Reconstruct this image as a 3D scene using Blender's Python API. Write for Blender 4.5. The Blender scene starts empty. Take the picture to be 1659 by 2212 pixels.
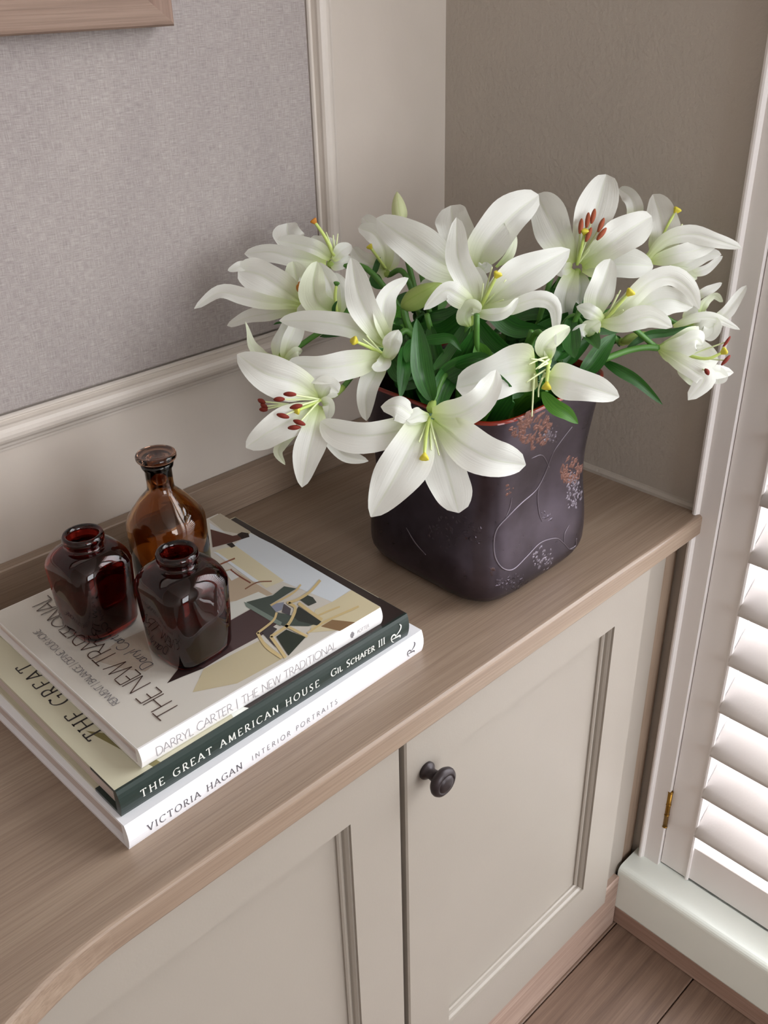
import bpy, math, random
from mathutils import Vector, Matrix

# ------------------------------------------------------------------ camera, world, light, exposure
# Working frame: x = 0 right (window) wall, y = 0 back wall, z = 0 top of the counter (metres).
# ZC lifts that frame so that the floor is at world z = 0.
ZC = 0.64
FPX, CX, CY = 2048.18, 829.5, 1106.0
YAW, PITCH, ROLL = 0.754997, -0.517156, -0.0269107
POS = Vector((-0.85285, -0.78730, 0.51124))
_f = Vector((math.sin(YAW) * math.cos(PITCH), math.cos(YAW) * math.cos(PITCH), math.sin(PITCH)))
_r = Vector((math.cos(YAW), -math.sin(YAW), 0.0))
_u = _r.cross(_f)
FWD = _f
RIGHT = math.cos(ROLL) * _r + math.sin(ROLL) * _u
UP = -math.sin(ROLL) * _r + math.cos(ROLL) * _u

scene = bpy.context.scene
C = scene.collection
cam_d = bpy.data.cameras.new('camera')
cam_d.sensor_fit = 'VERTICAL'
cam_d.sensor_height = 24.0
cam_d.sensor_width = 18.0
cam_d.lens = FPX / 2212.0 * 24.0
cam_d.clip_start = 0.02
cam = bpy.data.objects.new('camera', cam_d)
m3 = Matrix((RIGHT, UP, -FWD)).transposed()
cam.matrix_world = Matrix.Translation(POS + Vector((0, 0, ZC))) @ m3.to_4x4()
C.objects.link(cam)
scene.camera = cam

world = bpy.data.worlds.new('overcast_sky')
scene.world = world
world.use_nodes = True
_bg = world.node_tree.nodes['Background']
_bg.inputs['Color'].default_value = (0.93, 0.96, 1.0, 1)
_bg.inputs['Strength'].default_value = 10.6

def portal(name, loc, rot, sx, sy):
    l = bpy.data.lights.new(name, 'AREA')
    l.shape = 'RECTANGLE'
    l.size, l.size_y = sx, sy
    l.cycles.is_portal = True
    o = bpy.data.objects.new(name, l)
    o.location = loc
    o.rotation_euler = rot
    C.objects.link(o)
# daylight portals (guide the sky light, emit nothing): the shuttered window, and the room-side window that the jars reflect
portal('window_right_offscreen', (0.14, -0.893, ZC + 0.345), (0, math.radians(90), 0), 1.75, 1.015)
portal('window_front_offscreen', (-0.725, -3.52, ZC + 0.8), (math.radians(90), 0, 0), 1.25, 1.6)

scene.view_settings.view_transform = 'Standard'
scene.view_settings.look = 'None'
scene.view_settings.gamma = 1.0
scene.view_settings.use_curve_mapping = False
scene.view_settings.exposure = -0.2
scene.cycles.use_denoising = True
scene.cycles.max_bounces = 12
scene.cycles.transmission_bounces = 12
scene.cycles.diffuse_bounces = 5
scene.cycles.adaptive_threshold = 0.02
scene.cycles.sample_clamp_indirect = 6.0

rnd = random.Random(7)

# ------------------------------------------------------------------ pixel helpers
def ray(px, py):
    return RIGHT * ((px - CX) / FPX) - UP * ((py - CY) / FPX) + FWD
def at_depth(px, py, d):
    return POS + ray(px, py) * d
def on_plane(px, py, axis, val):
    r = ray(px, py)
    t = (val - POS[axis]) / r[axis]
    return POS + r * t

# ------------------------------------------------------------------ materials
def srgb(r, g, b):
    def c(v):
        v /= 255.0
        return v / 12.92 if v <= 0.04045 else ((v + 0.055) / 1.055) ** 2.4
    return (c(r), c(g), c(b), 1.0)

class Nodes:
    def __init__(self, name):
        self.m = bpy.data.materials.new(name)
        self.m.use_nodes = True
        self.nt = self.m.node_tree
        self.b = self.nt.nodes['Principled BSDF']
        self.out = self.nt.nodes['Material Output']
    def n(self, t, **kw):
        nd = self.nt.nodes.new(t)
        for k, v in kw.items():
            if hasattr(nd, k):
                setattr(nd, k, v)
            else:
                nd.inputs[k].default_value = v
        return nd
    def l(self, a, b):
        self.nt.links.new(a, b)
    def coord(self, scale=(1, 1, 1), rot=(0, 0, 0), kind='Object'):
        tc = self.n('ShaderNodeTexCoord')
        mp = self.n('ShaderNodeMapping')
        mp.inputs['Scale'].default_value = scale
        mp.inputs['Rotation'].default_value = rot
        self.l(tc.outputs[kind], mp.inputs['Vector'])
        return mp.outputs[0]
    def noise(self, vec, scale, detail=4, rough=0.55, dist=0.0):
        nd = self.n('ShaderNodeTexNoise')
        nd.inputs['Scale'].default_value = scale
        nd.inputs['Detail'].default_value = detail
        nd.inputs['Roughness'].default_value = rough
        nd.inputs['Distortion'].default_value = dist
        self.l(vec, nd.inputs['Vector'])
        return nd.outputs['Fac']
    def ramp(self, fac, stops):
        nd = self.n('ShaderNodeValToRGB')
        e = nd.color_ramp.elements
        while len(e) < len(stops):
            e.new(0.5)
        for i, (p, col) in enumerate(stops):
            e[i].position = p
            e[i].color = col
        self.l(fac, nd.inputs[0])
        return nd.outputs[0]
    def mix(self, fac, a, b, mode='MIX'):
        nd = self.n('ShaderNodeMix', data_type='RGBA', blend_type=mode)
        for sock, v in ((nd.inputs[0], fac), (nd.inputs[6], a), (nd.inputs[7], b)):
            if isinstance(v, (int, float)):
                sock.default_value = v
            elif isinstance(v, tuple):
                sock.default_value = v
            else:
                self.l(v, sock)
        return nd.outputs[2]
    def bump(self, h, strength=0.3, dist=0.001):
        nd = self.n('ShaderNodeBump')
        nd.inputs['Strength'].default_value = strength
        nd.inputs['Distance'].default_value = dist
        self.l(h, nd.inputs['Height'])
        self.l(nd.outputs[0], self.b.inputs['Normal'])
        return nd
    def set(self, **kw):
        for k, v in kw.items():
            s = self.b.inputs[k.replace('_', ' ')]
            if isinstance(v, (int, float, tuple)):
                s.default_value = v
            else:
                self.l(v, s)
        return self.m

def plain(name, col, rough=0.5, **kw):
    N = Nodes(name)
    N.set(Base_Color=col, Roughness=rough)
    for k, v in kw.items():
        N.b.inputs[k.replace('_', ' ')].default_value = v
    return N.m

def painted(name, col, rough=0.45, bump_scale=300.0, bump=0.06, vary=0.05):
    N = Nodes(name)
    v = N.coord()
    a = N.noise(v, 6.0, 3)
    dark = tuple(c * (1 - vary) for c in col[:3]) + (1,)
    lite = tuple(min(1, c * (1 + vary)) for c in col[:3]) + (1,)
    c = N.ramp(a, [(0.3, dark), (0.7, lite)])
    h = N.noise(v, bump_scale, 3)
    N.bump(h, bump, 0.002)
    return N.set(Base_Color=c, Roughness=rough)

def plaster(name, col):
    N = Nodes(name)
    v = N.coord()
    a = N.noise(v, 4.0, 3)
    c = N.ramp(a, [(0.3, tuple(x * 0.95 for x in col[:3]) + (1,)), (0.7, tuple(x * 1.04 for x in col[:3]) + (1,))])
    h = N.noise(v, 190.0, 3, 0.5)
    N.bump(h, 0.35, 0.0025)
    return N.set(Base_Color=c, Roughness=0.55)

def wood(name, cols, axis='x', rough=0.4, grain=1.0, bump=0.12, plank_scale=2.2):
    """stained oak: long grain along the axis"""
    N = Nodes(name)
    s = {'x': (1.2, 22, 22), 'y': (22, 1.2, 22), 'z': (22, 22, 1.2)}[axis]
    v = N.coord(scale=s)
    big = N.noise(v, plank_scale, 5, 0.6, 1.2)
    s2 = {'x': (3, 260, 260), 'y': (260, 3, 260), 'z': (260, 260, 3)}[axis]
    v2 = N.coord(scale=s2)
    fine = N.noise(v2, 2.2 * grain, 4, 0.65)
    c1 = N.ramp(big, [(0.25, cols[0]), (0.5, cols[1]), (0.75, cols[2])])
    dk = N.ramp(fine, [(0.36, (0.62, 0.58, 0.55, 1)), (0.58, (1, 1, 1, 1))])
    c2 = N.mix(0.55, c1, dk, 'MULTIPLY')
    N.bump(fine, bump, 0.0012)
    return N.set(Base_Color=c2, Roughness=rough)

M = {}
M['wall'] = plaster('taupe_plaster', srgb(184, 175, 165))
M['trim'] = painted('taupe_trim_paint', srgb(206, 197, 188), 0.34)
M['backwall'] = painted('taupe_satin_paint', srgb(202, 192, 182), 0.32, 140.0, 0.10)
M['cabinet'] = painted('cabinet_paint', srgb(156, 148, 138), 0.42, 500.0, 0.03, 0.02)
M['shutter'] = painted('shutter_paint', srgb(232, 227, 225), 0.4, 400.0, 0.03, 0.015)
M['sill'] = painted('sill_paint', srgb(234, 240, 234), 0.35, 300.0, 0.04, 0.02)
M['ceiling'] = painted('ceiling_paint', srgb(236, 233, 228), 0.8)
M['counter'] = wood('counter_oak', [srgb(136, 116, 100), srgb(148, 128, 111), srgb(160, 141, 123)], 'x', 0.34, 1.0, 0.10, 1.6)
M['floor'] = wood('floor_oak', [srgb(104, 83, 70), srgb(126, 103, 88), srgb(143, 120, 104)], 'x', 0.45)
M['framewood_x'] = wood('frame_oak_rail', [srgb(118, 96, 84), srgb(142, 118, 103), srgb(158, 134, 119)], 'x', 0.55, 1.0, 0.25)
M['framewood_z'] = wood('frame_oak_stile', [srgb(120, 94, 82), srgb(142, 114, 100), srgb(156, 130, 115)], 'z', 0.55, 1.0, 0.25)
M['basewood'] = wood('base_oak', [srgb(140, 112, 98), srgb(166, 138, 124), srgb(182, 156, 142)], 'y', 0.5)
M['toewood'] = wood('toe_oak', [srgb(150, 124, 110), srgb(176, 152, 138), srgb(192, 170, 156)], 'x', 0.5)
M['stripwood'] = wood('strip_oak', [srgb(136, 116, 100), srgb(148, 128, 111), srgb(160, 141, 123)], 'z', 0.5)
M['gap'] = plain('subfloor_brown', srgb(126, 103, 88), 0.7)
M['brass'] = plain('brass', srgb(150, 112, 50), 0.35, Metallic=1.0)
M['bronze'] = plain('dark_bronze', srgb(52, 44, 46), 0.38, Metallic=0.4)
M['paper_white'] = plain('picture_mat', srgb(228, 224, 216), 0.8)

def linen():
    N = Nodes('grey_linen')
    vx = N.coord(scale=(100, 1, 1800))
    vz = N.coord(scale=(1800, 1, 100))
    a = N.noise(vx, 1.0, 3, 0.6)
    b = N.noise(vz, 1.0, 3, 0.6)
    ca = N.ramp(a, [(0.30, srgb(130, 121, 120)), (0.5, srgb(164, 155, 152)), (0.70, srgb(194, 187, 183))])
    cb = N.ramp(b, [(0.30, srgb(134, 125, 123)), (0.5, srgb(164, 156, 153)), (0.70, srgb(190, 184, 180))])
    c = N.mix(0.5, ca, cb)
    big = N.noise(N.coord(scale=(14, 1, 5)), 1.0, 3)
    tone = N.ramp(big, [(0.3, (0.92, 0.91, 0.92, 1)), (0.7, (1.04, 1.04, 1.03, 1))])
    c = N.mix(1.0, c, tone, 'MULTIPLY')
    h = N.mix(0.5, a, b)
    N.bump(h, 0.5, 0.0008)
    return N.set(Base_Color=c, Roughness=0.85)
M['linen'] = linen()

def petal_mat(name, white, base, streak):
    N = Nodes(name)
    uv = N.n('ShaderNodeUVMap')
    sx = N.n('ShaderNodeSeparateXYZ')
    N.l(uv.outputs[0], sx.inputs[0])
    # green-yellow throat (u.y = along), faint lengthwise veins
    along = N.ramp(sx.outputs['Y'], [(0.0, base), (0.16, tuple(0.5 * (a + b) for a, b in zip(white, base))), (0.42, white), (1.0, white)])
    mid = N.n('ShaderNodeMath', operation='SUBTRACT')
    N.l(sx.outputs['X'], mid.inputs[0]); mid.inputs[1].default_value = 0.5
    ab = N.n('ShaderNodeMath', operation='ABSOLUTE')
    N.l(mid.outputs[0], ab.inputs[0])
    rib = N.ramp(ab.outputs[0], [(0.0, streak), (0.05, (1, 1, 1, 1)), (1.0, (1, 1, 1, 1))])
    c = N.mix(0.6, along, rib, 'MULTIPLY')
    mp = N.n('ShaderNodeMapping')
    mp.inputs['Scale'].default_value = (26, 1.6, 1)
    N.l(uv.outputs[0], mp.inputs['Vector'])
    vein = N.noise(mp.outputs[0], 1.0, 3)
    N.bump(vein, 0.35, 0.0012)
    N.set(Base_Color=c, Roughness=0.5)
    N.b.inputs['Specular IOR Level'].default_value = 0.3
    tr = N.n('ShaderNodeBsdfTranslucent')
    N.l(c, tr.inputs['Color'])
    mx = N.n('ShaderNodeMixShader')
    mx.inputs[0].default_value = 0.36
    N.l(N.b.outputs[0], mx.inputs[1]); N.l(tr.outputs[0], mx.inputs[2])
    N.l(mx.outputs[0], N.out.inputs['Surface'])
    return N.m
M['petal'] = petal_mat('lily_petal', (0.90, 0.91, 0.86, 1), (0.62, 0.74, 0.26, 1), (0.93, 0.97, 0.84, 1))
M['petal_green'] = petal_mat('lily_petal_greenish', (0.83, 0.88, 0.70, 1), (0.50, 0.66, 0.18, 1), (0.86, 0.94, 0.70, 1))
M['bud'] = petal_mat('lily_bud_skin', (0.78, 0.82, 0.52, 1), (0.36, 0.52, 0.12, 1), (0.8, 0.9, 0.6, 1))
M['bud_green'] = petal_mat('lily_bud_green', (0.46, 0.58, 0.18, 1), (0.30, 0.46, 0.10, 1), (0.8, 0.9, 0.6, 1))

def leaf_mat(name, a, b):
    N = Nodes(name)
    uv = N.n('ShaderNodeUVMap')
    mp = N.n('ShaderNodeMapping')
    mp.inputs['Scale'].default_value = (18, 1.2, 1)
    N.l(uv.outputs[0], mp.inputs['Vector'])
    v = N.noise(mp.outputs[0], 1.0, 3)
    c = N.ramp(v, [(0.3, a), (0.7, b)])
    N.bump(v, 0.4, 0.0008)
    N.set(Base_Color=c, Roughness=0.36)
    tr = N.n('ShaderNodeBsdfTranslucent')
    N.l(c, tr.inputs['Color'])
    mx = N.n('ShaderNodeMixShader')
    mx.inputs[0].default_value = 0.22
    N.l(N.b.outputs[0], mx.inputs[1]); N.l(tr.outputs[0], mx.inputs[2])
    N.l(mx.outputs[0], N.out.inputs['Surface'])
    return N.m
M['leaf'] = leaf_mat('lily_leaf', srgb(30, 74, 28), srgb(58, 116, 44))
M['leaf_light'] = leaf_mat('lily_leaf_light', srgb(60, 118, 36), srgb(96, 152, 52))
M['stem'] = plain('lily_stem_green', srgb(74, 122, 46), 0.45)
M['style'] = plain('lily_style_green', srgb(196, 214, 120), 0.45)
M['filament'] = plain('lily_filament', srgb(220, 230, 180), 0.45)
M['stigma'] = plain('lily_stigma_yellow', srgb(208, 196, 60), 0.5)
M['stigma_orange'] = plain('lily_stigma_orange', srgb(190, 120, 30), 0.5)
M['anther'] = plain('lily_anther_rust', srgb(122, 34, 18), 0.75)
M['anther_brown'] = plain('lily_anther_brown', srgb(150, 74, 44), 0.75)

def vase_mat():
    N = Nodes('vase_dark_bronze')
    v = N.coord()
    n1 = N.noise(v, 26.0, 8, 0.7, 0.6)
    n2 = N.noise(v, 90.0, 6, 0.7)
    n3 = N.noise(v, 11.0, 4, 0.6)
    patch = N.ramp(n1, [(0.64, (0, 0, 0, 1)), (0.68, (1, 1, 1, 1))])
    # relief patches keep to the upper part and a band near the middle
    base = N.ramp(n3, [(0.35, srgb(66, 58, 64)), (0.65, srgb(92, 84, 93))])
    cop = N.ramp(n2, [(0.35, srgb(72, 56, 54)), (0.65, srgb(108, 84, 78))])
    c = N.mix(patch, base, cop)
    h = N.mix(patch, (0.35, 0.35, 0.35, 1), n2)
    bp = N.n('ShaderNodeBump')
    bp.inputs['Strength'].default_value = 0.35
    bp.inputs['Distance'].default_value = 0.0012
    N.l(h, bp.inputs['Height'])
    N.l(bp.outputs[0], N.b.inputs['Normal'])
    r = N.ramp(n2, [(0.3, (0.26, 0.26, 0.26, 1)), (0.7, (0.40, 0.40, 0.40, 1))])
    N.set(Base_Color=c, Metallic=0.88, Roughness=r)
    return N.m
M['vase'] = vase_mat()
M['vase_in'] = plain('vase_inside', srgb(40, 18, 14), 0.3)
M['vase_rim'] = plain('vase_amber_rim', srgb(120, 30, 14), 0.12)
M['vine'] = plain('vase_vine_relief', srgb(116, 108, 116), 0.42, Metallic=0.85)
M['vine_copper'] = plain('vase_copper_relief', srgb(122, 88, 78), 0.5, Metallic=0.75)

def glass(name, col, rough=0.0):
    return plain(name, col, rough, **{'Transmission Weight': 1.0, 'IOR': 1.5})
M['glass_red'] = glass('amber_red_glass', (0.19, 0.014, 0.009, 1))
M['glass_amber'] = glass('amber_brown_glass', (0.52, 0.26, 0.09, 1))
M['glass_dark'] = glass('stopper_glass', (0.40, 0.22, 0.15, 1))

M['jacket_white'] = plain('jacket_white', srgb(238, 236, 236), 0.22)
M['jacket_white2'] = plain('jacket_white_satin', srgb(240, 240, 244), 0.32)
M['jacket_green'] = plain('jacket_green', srgb(36, 50, 46), 0.30)
M['jacket_beige'] = plain('jacket_beige', srgb(196, 192, 168), 0.30)
M['board_dark'] = plain('board_dark', srgb(34, 36, 34), 0.5)

def pages():
    N = Nodes('page_edges')
    v = N.coord(scale=(2, 2, 2600))
    a = N.noise(v, 1.0, 2)
    c = N.ramp(a, [(0.35, srgb(176, 160, 156)), (0.65, srgb(226, 214, 208))])
    N.bump(a, 0.2, 0.0004)
    return N.set(Base_Color=c, Roughness=0.8)
M['pages'] = pages()
def ink(name, r, g, b, rough=0.4):
    M[name] = plain('print_' + name, srgb(r, g, b), rough)
    return M[name]

# ------------------------------------------------------------------ mesh helpers
def mesh_obj(name, verts, faces, mat, parent=None, smooth=False, uvs=None, mats=None, fmat=None):
    """one mesh object; verts in the working frame; child verts are stored relative to the parent's base"""
    root = parent
    off = Vector((0, 0, 0))
    while root is not None:
        off += root.location
        root = root.parent
    vs = [(v[0] - off[0], v[1] - off[1], v[2] + ZC - off[2]) for v in verts]
    me = bpy.data.meshes.new(name)
    me.from_pydata(vs, [], faces)
    for m in (mats or [mat]):
        me.materials.append(m)
    if fmat:
        for p, i in zip(me.polygons, fmat):
            p.material_index = i
    if smooth:
        me.polygons.foreach_set('use_smooth', [True] * len(me.polygons))
    if uvs:
        ul = me.uv_layers.new(name='UVMap')
        for p in me.polygons:
            for li in p.loop_indices:
                ul.data[li].uv = uvs[me.loops[li].vertex_index]
    me.validate()
    o = bpy.data.objects.new(name, me)
    C.objects.link(o)
    o.parent = parent
    return o

def tag(o, label=None, cat=None, group=None, kind=None):
    if label: o['label'] = label
    if cat: o['category'] = cat
    if group: o['group'] = group
    if kind: o['kind'] = kind
    return o

def thing(name, label, cat, loc, group=None):
    o = bpy.data.objects.new(name, None)
    o.empty_display_size = 0.05
    o.location = (loc[0], loc[1], loc[2] + ZC)
    C.objects.link(o)
    return tag(o, label, cat, group)

class MB:
    def __init__(self):
        self.v, self.f, self.m = [], [], []
    def add(self, verts, faces, mi=0):
        b = len(self.v)
        self.v += [tuple(x) for x in verts]
        self.f += [tuple(i + b for i in f) for f in faces]
        self.m += [mi] * len(faces)
        return self
    def box(self, x0, x1, y0, y1, z0, z1, mi=0):
        v = [(x, y, z) for z in (z0, z1) for y in (y0, y1) for x in (x0, x1)]
        return self.add(v, [(0, 2, 3, 1), (4, 5, 7, 6), (0, 1, 5, 4), (2, 6, 7, 3), (0, 4, 6, 2), (1, 3, 7, 5)], mi)
    def bbox(self, x0, x1, y0, y1, z0, z1, b=0.002, mi=0):
        """box with all edges chamfered by b"""
        V, idx = [], {}
        X, Y, Z = (x0, x1), (y0, y1), (z0, z1)
        for i in (0, 1):
            for j in (0, 1):
                for k in (0, 1):
                    sx, sy, sz = 1 - 2 * i, 1 - 2 * j, 1 - 2 * k
                    for a in range(3):
                        p = [X[i] + sx * b, Y[j] + sy * b, Z[k] + sz * b]
                        p[a] = (X[i], Y[j], Z[k])[a]
                        idx[(i, j, k, a)] = len(V)
                        V.append(tuple(p))
        F = []
        for a in range(3):
            o = [c for c in range(3) if c != a]
            for s in (0, 1):
                q = []
                for (p, r) in ((0, 0), (1, 0), (1, 1), (0, 1)):
                    t = [0, 0, 0]; t[a] = s; t[o[0]] = p; t[o[1]] = r
                    q.append(idx[(t[0], t[1], t[2], a)])
                F.append(tuple(q))
        for a in range(3):
            o = [c for c in range(3) if c != a]
            for p in (0, 1):
                for r in (0, 1):
                    t0 = [0, 0, 0]; t0[o[0]] = p; t0[o[1]] = r
                    t1 = list(t0); t1[a] = 1
                    F.append((idx[(*t0, o[0])], idx[(*t0, o[1])], idx[(*t1, o[1])], idx[(*t1, o[0])]))
        for i in (0, 1):
            for j in (0, 1):
                for k in (0, 1):
                    F.append((idx[(i, j, k, 0)], idx[(i, j, k, 1)], idx[(i, j, k, 2)]))
        return self.add(V, F, mi)
    def prism(self, prof, p0, p1, ax, ay, mi=0, m0=None, m1=None):
        """profile [(a,b)] swept from p0 to p1; ax, ay are the profile axes; m0/m1 shear the ends (mitre): shift along sweep per unit a"""
        p0, p1, ax, ay = Vector(p0), Vector(p1), Vector(ax), Vector(ay)
        d = (p1 - p0).normalized()
        n = len(prof)
        V = [p0 + ax * a + ay * b + d * ((m0 or 0) * a) for a, b in prof] + [p1 + ax * a + ay * b + d * ((m1 or 0) * a) for a, b in prof]
        F = [(i, (i + 1) % n, n + (i + 1) % n, n + i) for i in range(n)] + [tuple(range(n - 1, -1, -1)), tuple(range(n, 2 * n))]
        return self.add(V, F, mi)
    def tube(self, pts, radii, seg=8, mi=0, caps=True):
        pts = [Vector(p) for p in pts]
        if isinstance(radii, (int, float)):
            radii = [radii] * len(pts)
        V, F = [], []
        ref = None
        for i, p in enumerate(pts):
            t = (pts[min(i + 1, len(pts) - 1)] - pts[max(i - 1, 0)])
            t = t.normalized() if t.length > 1e-9 else Vector((0, 0, 1))
            if ref is None:
                ref = t.orthogonal().normalized()
            ref = (ref - t * ref.dot(t))
            ref = ref.normalized() if ref.length > 1e-6 else t.orthogonal().normalized()
            bn = t.cross(ref)
            for k in range(seg):
                a = 2 * math.pi * k / seg
                V.append(p + (ref * math.cos(a) + bn * math.sin(a)) * radii[i])
        for i in range(len(pts) - 1):
            for k in range(seg):
                k2 = (k + 1) % seg
                F.append((i * seg + k, i * seg + k2, (i + 1) * seg + k2, (i + 1) * seg + k))
        if caps:
            F.append(tuple(range(seg - 1, -1, -1)))
            F.append(tuple((len(pts) - 1) * seg + k for k in range(seg)))
        return self.add(V, F, mi)
    def build(self, name, mat, parent=None, smooth=False, mats=None):
        return mesh_obj(name, self.v, self.f, mat, parent, smooth, None, mats, self.m if mats else None)

def catmull(pts, n):
    pts = [Vector(p) for p in pts]
    if len(pts) == 2:
        return [pts[0].lerp(pts[1], i / (n - 1)) for i in range(n)]
    ext = [pts[0] * 2 - pts[1]] + pts + [pts[-1] * 2 - pts[-2]]
    out = []
    m = len(pts) - 1
    for i in range(n):
        u = i / (n - 1) * m
        k = min(int(u), m - 1)
        t = u - k
        a, b, c, d = ext[k], ext[k + 1], ext[k + 2], ext[k + 3]
        out.append(0.5 * ((2 * b) + (c - a) * t + (2 * a - 5 * b + 4 * c - d) * t * t + (3 * b - a - 3 * c + d) * t ** 3))
    return out

# ------------------------------------------------------------------ the room
FL = -0.64          # floor level in the working frame
CEIL = 1.80
XL, YF = -1.75, -3.6
WY0, WY1 = -0.386, -1.40      # window opening along y
WZ0, WZ1 = -0.53, 1.22
def struct(name, mb, mat, smooth=False):
    return tag(mb.build(name, mat, None, smooth), kind='structure')

# floor: a sub floor with separate planks lying along x
fl = struct('floor', MB().box(XL - .1, 0.1, YF - .1, 0.1, FL - 0.05, FL - 0.012), M['gap'])
PW = 0.118
row = 0
y = -0.02
pl_cache = {}
while y > YF:
    x = 0.0 - (row * 0.47) % 1.1
    xs = [0.0]
    while xs[-1] > XL:
        xs.append(max(XL, x - 1.1 if len(xs) > 1 or x > -0.2 else x))
        x = xs[-1]
    for a, b in zip(xs[:-1], xs[1:]):
        MB().bbox(b + .0006, a - .0006, max(y - PW + .0006, YF), y - .0006, FL - 0.014, FL, 0.0012).build('plank', M['floor'], fl)
    y -= PW
    row += 1

struct('ceiling', MB().box(XL - .1, 0.1, YF - .1, 0.1, CEIL, CEIL + 0.1), M['ceiling'])
struct('wall_back', MB().box(XL - .1, 0.12, 0.0, 0.12, FL, CEIL), M['backwall'])
struct('wall_left', MB().box(XL - .12, XL, YF, 0.0, FL, CEIL), M['wall'])
# right wall with the window opening
wr = MB()
wr.box(0, 0.12, WY0, 0.0, FL, CEIL)
wr.box(0, 0.12, YF, WY1, FL, CEIL)
wr.box(0, 0.12, WY1, WY0, FL, WZ0)
wr.box(0, 0.12, WY1, WY0, WZ1, CEIL)
struct('wall_right', wr, M['wall'])
# front wall (behind the camera) with an unshuttered window
wf = MB()
fx0, fx1, fz0, fz1 = -1.35, -0.1, 0.0, 1.6
wf.box(XL, fx0, YF - .12, YF, FL, CEIL)
wf.box(fx1, 0, YF - .12, YF, FL, CEIL)
wf.box(fx0, fx1, YF - .12, YF, FL, fz0)
wf.box(fx0, fx1, YF - .12, YF, fz1, CEIL)
struct('wall_front', wf, M['wall'])

# ------------------------------------------------------------------ window 1: casing frame, sill
win = tag(thing('window_1', None, None, (0, (WY0 + WY1) / 2, WZ0)), kind='structure')
FY0 = -0.3735                 # outer edge of the casing
FY1 = -0.4015                 # where the hinged shutter starts
prof = [(0, 0), (0, .010), (.0012, .0122), (.0034, .0128), (.0052, .0122), (.0058, .0098), (.0072, .0072), (.028, .0072), (.028, -.030), (.013, -.030), (.013, 0)]
# profile: a runs along -y (across the casing), b runs along -x (out of the wall)
cas = MB()
cas.prism(prof, (0, FY0, WZ0), (0, FY0, WZ1 + 0.03), (0, -1, 0), (-1, 0, 0))
cas.build('window_frame', M['shutter'], win)
FY2 = -1.385
cas2 = MB()
cas2.prism([(-a, b) for a, b in prof][::-1], (0, FY2 - .028, WZ0), (0, FY2 - .028, WZ1 + 0.03), (0, -1, 0), (-1, 0, 0))
cas2.build('window_frame', M['shutter'], win)
hd = MB()
hd.prism(prof, (0, FY0, WZ1 + .03), (0, FY2 - .028, WZ1 + .03), (0, 0, -1), (-1, 0, 0))
hd.build('window_frame', M['shutter'], win)
# sill: thick board with a rounded front edge, running behind the cabinet door
SX = -0.0465
sp = [(0.02, 0.0)]
R = 0.009
for k in range(6):
    a = k / 5 * math.pi / 2
    sp.append((SX + R - R * math.sin(a) , -R + R * math.cos(a)))
sp += [(SX, -0.016), (SX, -0.074), (SX + .002, -0.078), (0.02, -0.078)]
si = MB()
si.prism(sp, (0, -0.367, WZ0), (0, -1.46, WZ0), (1, 0, 0), (0, 0, 1))
si.build('window_sill', M['sill'], win)
struct('baseboard_right', MB().bbox(-0.0445, 0.0, -3.4, -0.367, FL, -0.607, 0.002), M['basewood'])
# small painted bead where the right wall meets the counter
struct('trim_3', MB().prism([(0, 0), (-.0055, 0), (-.0052, .0035), (-.003, .0062), (0, .0072)], (0, -0.014, -.0002), (0, -0.3735, -.0002), (1, 0, 0), (0, 0, 1)), M['wall'])

# ------------------------------------------------------------------ plantation shutters with single louvers
LW, LT = 0.070, 0.0095
TILT = math.radians(45)
def louver_profile():
    out = []
    n = 12
    for k in range(n):
        a = 2 * math.pi * k / n
        ca, sa = math.cos(a), math.sin(a)
        out.append((LW / 2 * math.copysign(abs(ca) ** 0.75, ca), LT / 2 * math.copysign(abs(sa) ** 0.9, sa)))
    return out
_lp = louver_profile()
def shutter(y0, y1, label):
    """hinged panel from y0 (hinge side) to y1 < y0"""
    t = thing('plantation_shutter', label, 'shutter', (0.012, (y0 + y1) / 2, WZ0), 'shutter panels in the window')
    XF, XB = -0.0015, 0.0265
    st = 0.0395
    z0, z1 = WZ0 + .002, WZ1 - .004
    for (a, b, s) in ((y0, y0 - st, 1), (y1 + st, y1, -1)):
        m = MB().bbox(XF, XB, b, a, z0, z1, 0.0012)
        m.build('stile', M['shutter'], t)
        e = b if s > 0 else a
        bead = MB()
        bead.tube([(XF + .0005, e + s * .001, z0), (XF + .0005, e + s * .001, z1)], 0.0028, 8)
        bead.build('bead', M['shutter'], t)
    for (a, b) in ((z0, z0 + 0.058), (z1 - 0.058, z1)):
        MB().bbox(XF + .0025, XB - .002, y1 + st, y0 - st, a, b, 0.001).build('rail', M['shutter'], t)
    ya, yb = y0 - st - .0012, y1 + st + .0012
    XC = -0.009 + LW / 2 * math.cos(TILT)
    tipz = -0.4417
    me0 = None
    k = 0
    while True:
        zc = tipz + LW / 2 * math.sin(TILT) + k * 0.0681
        if zc + 0.04 > z1 - 0.058:
            break
        c, s = math.cos(TILT), math.sin(TILT)
        if me0 is None:
            pr = [(a * c - b * s, a * s + b * c) for a, b in _lp]
            m = MB().prism(pr, (XC, ya, zc), (XC, yb, zc), (1, 0, 0), (0, 0, 1))
            o = m.build('louver', M['shutter'], t)
            for p in o.data.polygons:
                p.use_smooth = len(p.vertices) == 4
            me0 = o.data
        else:
            o = bpy.data.objects.new('louver', me0)
            o.location = (0, 0, k * 0.0681)
            o.parent = t
            C.objects.link(o)
        k += 1
    return t
YM = (FY1 + FY2) / 2
sh1 = shutter(FY1 - .0004, YM + .001, 'white louvered window shutter hinged beside the counter end')
sh2 = shutter(YM - .001, FY2 + .0012, 'white louvered window shutter far from the counter')
hg = MB()
hz = [-.3985, -.4575]
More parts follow.
